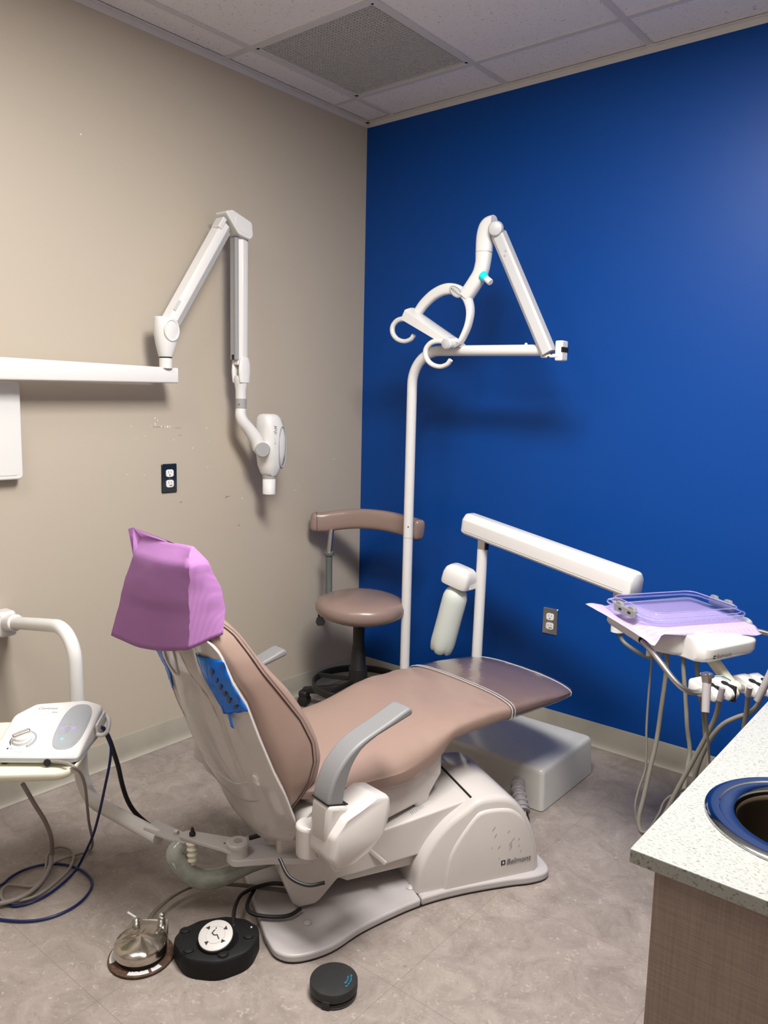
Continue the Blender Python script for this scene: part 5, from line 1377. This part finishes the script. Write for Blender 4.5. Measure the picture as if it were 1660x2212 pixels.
obj('bracket', MB().prism([(-.064, -.01), (-.046, .082), (.046, .082), (.064, -.01)], .046, .051, pc + V3((0, 0, -.004)), bk_r, bk_d, ZZ).prism([(-.046, .079), (.046, .079), (.046, .084), (-.046, .084)], .004, .048, pc, bk_r, bk_d, ZZ), 'steel', pe, bevel=.001)
for s in (-1, 1):
    c_ = pc + bk_r * s * .034 + bk_d * .064 + ZZ * .046
    o_ = obj('terminal', MB().lathe([(.011, 0), (.009, .012), (.010, .013), (.010, .020)], c_, (0, 0, 1), 20), 'satin', pe)
    if s > 0: obj('ball_cap', MB().sphere(tuple(c_ + ZZ * .026), .0085), 'chrome', o_)
    else: obj('lever_pin', MB().tube([c_ + ZZ * .018, c_ + ZZ * .032 - bk_r * .022], .003, 8), 'label', o_)
for k in (-1, 0, 1):
    obj('air_line', MB().tube(catmull([V3(p) + V3((.55, .5, 0)) * .0062 * k + ZZ * (.002 * k) for p in P_ped], 6), .0034, 8), 'hosebrown', pe)

# black chair controller
bx_, by_ = 1.138, -1.842
fc = thing('foot_controller', 'black rubber chair foot control with white arrow disc standing on the floor', 'foot control', (bx_, by_, 0))
fx, fy = V3((.60, .80, 0)), V3((-.80, .60, 0)); fx /= np.linalg.norm(fx); fy /= np.linalg.norm(fy)
fc0 = V3((bx_, by_, 0))
tri = roundpoly([(-.120, .015), (-.085, -.075), (.0, -.108), (.085, -.080), (.122, .010), (.085, .062), (.030, .088), (-.045, .085), (-.092, .058)], [.08, .08, .08, .08, .05, .05, .05, .05, .05], 8)
tri = [(a * .93, b * .90) for a, b in tri]
fring = lambda z, s: [fc0 + fx * a * s + fy * b * s + ZZ * z for a, b in tri]
bd_ = obj('body', MB().loft([fring(0, .985), fring(.004, 1.0), fring(.042, 1.0), fring(.050, .985), fring(.053, .93), fring(.054, .5)]), 'blackrub', fc, ang=50)
hc_ = V3((1.146, -1.842, 0))
tn = V3((-.10, -.16, 1)); tn = V3((.17, -.27, 1)); tn /= np.linalg.norm(tn)
obj('joystick_boss', MB().lathe([(.056, .046), (.050, .058), (.046, .070), (.044, .078)], hc_, tn, 36), 'blackrub', fc, ang=50)
dsc = obj('arrow_disc', MB().lathe([(.0425, .078), (.0425, .0815), (.040, .083), (.02, .0832)], hc_, tn, 40), 'whitedisc', fc, ang=35)
dz_ = hc_ + tn * .0834
dr = V3((.78, .62, 0)); dr -= tn * (dr @ tn); dr /= np.linalg.norm(dr); du_ = np.cross(tn, dr)
am_ = MB()
for ang_, rad in ((40, .029), (-38, .028), (140, .029), (232, .029)):
    a = math.radians(ang_); c_ = (rad * math.cos(a), rad * math.sin(a))
    pa = math.radians({40: 90, -38: 0, 140: 180, 232: -80}[ang_]); s_ = .0065
    am_.prism([(c_[0] + s_ * math.cos(pa + o), c_[1] + s_ * math.sin(pa + o)) for o in (0, 2.2, -2.2)], 0, .0005, dz_, dr, du_, tn)
obj('arrow_marks', am_, 'blackink', dsc)
pic = MB()
for p0, p1 in (((-.010, .004), (-.002, -.002)), ((-.002, -.002), (.004, .000)), ((.004, .000), (.011, -.012)), ((-.010, .004), (-.004, .014))):
    a, b = np.array(p0), np.array(p1); d = (b - a) / np.linalg.norm(b - a); n2 = np.array([-d[1], d[0]]) * .0013
    pic.prism([tuple(a - n2), tuple(b - n2), tuple(b + n2), tuple(a + n2)], 0, .0005, dz_, dr, du_, tn)
pic.prism(superell(.0018, .0018, 2, 10, -.002, .018), 0, .0005, dz_, dr, du_, tn)
obj('chair_symbol', pic, 'blackink', dsc)
obj('ring_mark', MB().tube([dz_ + dr * .024 * math.cos(a) + du_ * .024 * math.sin(a) for a in np.linspace(0, 2 * PI, 40)[:-1]], .0005, 5, closed=True), 'paleink', dsc)
for a, b in ((-.078, .036), (-.070, -.040), (.012, -.072), (.078, -.018)):
    bo = obj('button', MB().lathe([(.013, .052), (.012, .057), (.008, .059)], fc0 + fx * a + fy * b, (0, 0, 1), 24), 'blackrub', fc)
    obj('button_ring', MB().tube([fc0 + fx * (a + .0145 * math.cos(t)) + fy * (b + .0145 * math.sin(t)) + ZZ * .0535 for t in np.linspace(0, 2 * PI, 24)[:-1]], .0012, 5, closed=True), 'black', bo)
obj('status_led', MB().lathe([(.0025, .053), (.0025, .055)], fc0 + fx * .088 + fy * .015, (0, 0, 1), 10), 'label', fc)
obj('cable', MB().tube(catmull([V3(P_foot[0]) + V3((.0, -.006, -.015))] + P_foot, 6), .0055, 10), 'black', fc)
lp = obj('cable', MB().tube(catmull(P_loop, 6), .0055, 10), 'black', fc)

# small grey foot switch
sx_, sy_ = 1.452, -1.743
sw_ = thing('foot_switch', 'small dark grey disc foot switch with cyan lettering on the floor in front', 'foot switch', (sx_, sy_, 0))
obj('base', MB().lathe([(.054, 0), (.056, .003), (.056, .012), (.053, .014)], (sx_, sy_, 0), (0, 0, 1), 48), 'black', sw_)
obj('seal_strip', MB().lathe([(.0565, .0045), (.0565, .006)], (sx_, sy_, 0), (0, 0, 1), 48, cap=False), 'greyink', sw_)
cp_ = obj('cap', MB().lathe([(.0555, .016), (.0575, .018), (.0575, .036), (.0562, .0385), (.045, .0405), (.02, .0435), (.003, .0445)], (sx_, sy_, 0), (0, 0, 1), 56), 'discgrey', sw_, ang=30)
fd = V3((.40, -.92, 0)); fr_ = V3((.92, .40, 0))
obj('notch', MB().prism(roundpoly([(-.010, .002), (.010, .002), (.010, .022), (-.010, .022)], .003), 0, .004, V3((sx_, sy_, 0)) + fd * .0545, fr_, ZZ, fd), 'black', sw_, bevel=.001)
# curved lettering near the rim
def arc_text(s, rad, a0, da, size, parent, h):
    for i, c in enumerate(s):
        if c == ' ': continue
        a = a0 + da * i
        p = V3((sx_ + rad * math.cos(a), sy_ + rad * math.sin(a), h))
        xd = V3((-math.sin(a), math.cos(a), 0)); yd = V3((-math.cos(a), -math.sin(a), 0)) 
        if da < 0: xd, yd = -xd, -yd
        yield c, p, xd, yd
def lettering(s, rad, a0, da, size, h, name):
    mb_ = MB()
    for c, p, xd, yd in arc_text(s, rad, a0, da, size, None, h):
        cu = bpy.data.curves.new('t', 'FONT'); cu.body = c; cu.size = size; cu.resolution_u = 2; cu.offset = .0001
        tmp = bpy.data.objects.new('tmp', cu); me0 = bpy.data.meshes.new_from_object(tmp)
        mb_.add([p + xd * v.co.x + yd * v.co.y for v in me0.vertices], [tuple(q.vertices) for q in me0.polygons])
        bpy.data.objects.remove(tmp); bpy.data.curves.remove(cu); bpy.data.meshes.remove(me0)
    return obj(name, mb_, 'cyanink', cp_)
lettering('Cavitron', .036, .05, .095, .0075, .0425, 'lettering')
lettering('Tap-On Technology', .043, -.1, .062, .0052, .0414, 'lettering')

# ------------------------------------------------------------------ sink cabinet
CX, CY, CZ = 2.280, -2.115, .870
cb = thing('sink_cabinet', 'brown linen-patterned laminate base cabinet at the lower right corner', 'cabinet', (2.60, -1.4, 0))
obj('end_panel', MB().box(((CX + .026 + RX) / 2, CY + .027, .435), (RX - CX - .026, .018, .831 - .0)), 'linen', cb, bevel=.0008)
obj('carcass', MB().box(((CX + .046 + RX) / 2, (CY + .036 - .62) / 2, .40), (RX - CX - .046, abs(-.62 - CY - .036), .61)), 'linen', cb)
for k in range(3):
    yc = CY + .28 + k * .47
    d_ = obj('door', MB().box((CX + .036, yc, .47), (.018, .455, .735)), 'linen', cb, bevel=.001)
    obj('handle', MB().tube(fillet([(CX + .027, yc + .15, .72), (CX + .002, yc + .15, .72), (CX + .002, yc + .15, .60), (CX + .027, yc + .15, .60)], .008, 4), .005, 10), 'satin', d_)
obj('toe_kick', MB().box(((CX + .10 + RX) / 2, (CY + .04 - .62) / 2, .05), (RX - CX - .10, abs(-.62 - CY - .04), .10)), 'laminate_edge', cb)
obj('edge_band', MB().box(((CX + .026 + RX) / 2, CY + .0175, .8475), (RX - CX - .026, .001, .006)), 'laminate_edge', cb)
# worktop with a round cut-out
skc = V3((2.438, -1.904, CZ)); skr = .129
CE = -.62
wt = MB(); nn = 64
circ = [(skc[0] + (skr - .012) * math.cos(2 * PI * k / nn), skc[1] + (skr - .012) * math.sin(2 * PI * k / nn)) for k in range(nn)]
def rectpt(a):
    c, s = math.cos(a), math.sin(a)
    x0, x1, y0, y1 = CX, RX, CY, CE
    ts = []
    if c > 1e-9: ts.append((x1 - skc[0]) / c)
    if c < -1e-9: ts.append((x0 - skc[0]) / c)
    if s > 1e-9: ts.append((y1 - skc[1]) / s)
    if s < -1e-9: ts.append((y0 - skc[1]) / s)
    t = min(ts); return (skc[0] + t * c, skc[1] + t * s)
angs = sorted([2 * PI * k / nn for k in range(nn)] + [math.atan2(y - skc[1], x - skc[0]) % (2 * PI) for x in (CX, RX) for y in (CY, CE)])
inn = [(skc[0] + (skr - .012) * math.cos(a), skc[1] + (skr - .012) * math.sin(a)) for a in angs]; out_ = [rectpt(a) for a in angs]
wt.loft([[(x, y, CZ) for x, y in inn], [(x, y, CZ) for x, y in out_], [(x, y, CZ - .019) for x, y in out_], [(x, y, CZ - .019) for x, y in inn]], loop=True)
w_ = obj('worktop', wt, 'quartz', None, bevel=.0015, ang=30)
tag(w_, 'white speckled stone worktop with an inset round sink at the right edge', 'worktop')
snk = thing('sink', 'round stainless steel sink set into the speckled worktop', 'sink', (skc[0], skc[1], .72))
obj('rim', MB().lathe([(skr, .0005), (skr - .001, .003), (skr - .007, .0060), (skr - .009, .0061), (skr - .018, .0056), (skr - .0195, .0040), (skr - .021, .0040), (skr - .033, .0036), (skr - .037, .0015), (skr - .040, -.004)], skc, (0, 0, 1), 72, cap=False), 'sinksteel', snk, ang=32, solid=.0008)
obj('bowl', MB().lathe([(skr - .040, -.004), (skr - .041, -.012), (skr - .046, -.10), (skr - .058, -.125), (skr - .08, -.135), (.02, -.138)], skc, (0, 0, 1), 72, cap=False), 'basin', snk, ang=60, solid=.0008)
obj('drain', MB().lathe([(.024, -.137), (.021, -.134), (.010, -.136)], skc, (0, 0, 1), 28), 'chrome', snk)

# ------------------------------------------------------------------ lamps, camera, world
troffer(1.991, -1.788, 2 * T, T, 'long lit ceiling light panel above the sink end of the room', LAMP_A, (1.0, 0.97, 0.93))
troffer(1.076, -3.01, T, 2 * T, 'long lit ceiling light panel behind the viewer on the left', LAMP_B, (1.0, 0.96, 0.92))
w = bpy.data.worlds.new('room world'); SC.world = w; w.use_nodes = True
w.node_tree.nodes['Background'].inputs['Color'].default_value = (0.02, 0.02, 0.02, 1)

cam = bpy.data.cameras.new('camera'); co = bpy.data.objects.new('camera', cam); COL.objects.link(co)
cam.sensor_fit = 'HORIZONTAL'; cam.sensor_width = 36.0; cam.lens = 1702.31 / 1660 * 36.0
cam.clip_start = 0.02
yaw, pitch, roll = -0.6830172, -0.1369657, 0.0226005
f = Vector((math.sin(yaw) * math.cos(pitch), math.cos(yaw) * math.cos(pitch), math.sin(pitch)))
r = f.cross(Vector((0, 0, 1))).normalized(); u = r.cross(f)
r2 = r * math.cos(roll) + u * math.sin(roll); u2 = -r * math.sin(roll) + u * math.cos(roll)
m4 = Matrix((r2, u2, -f)).transposed().to_4x4(); m4.translation = Vector((2.60945, -3.01495, 1.40577))
co.matrix_world = m4
SC.camera = co
SC.cycles.transparent_max_bounces = 24
SC.view_settings.view_transform = 'Standard'; SC.view_settings.look = 'None'
SC.view_settings.gamma = 1.0; SC.view_settings.use_curve_mapping = False
SC.view_settings.exposure = EXPO
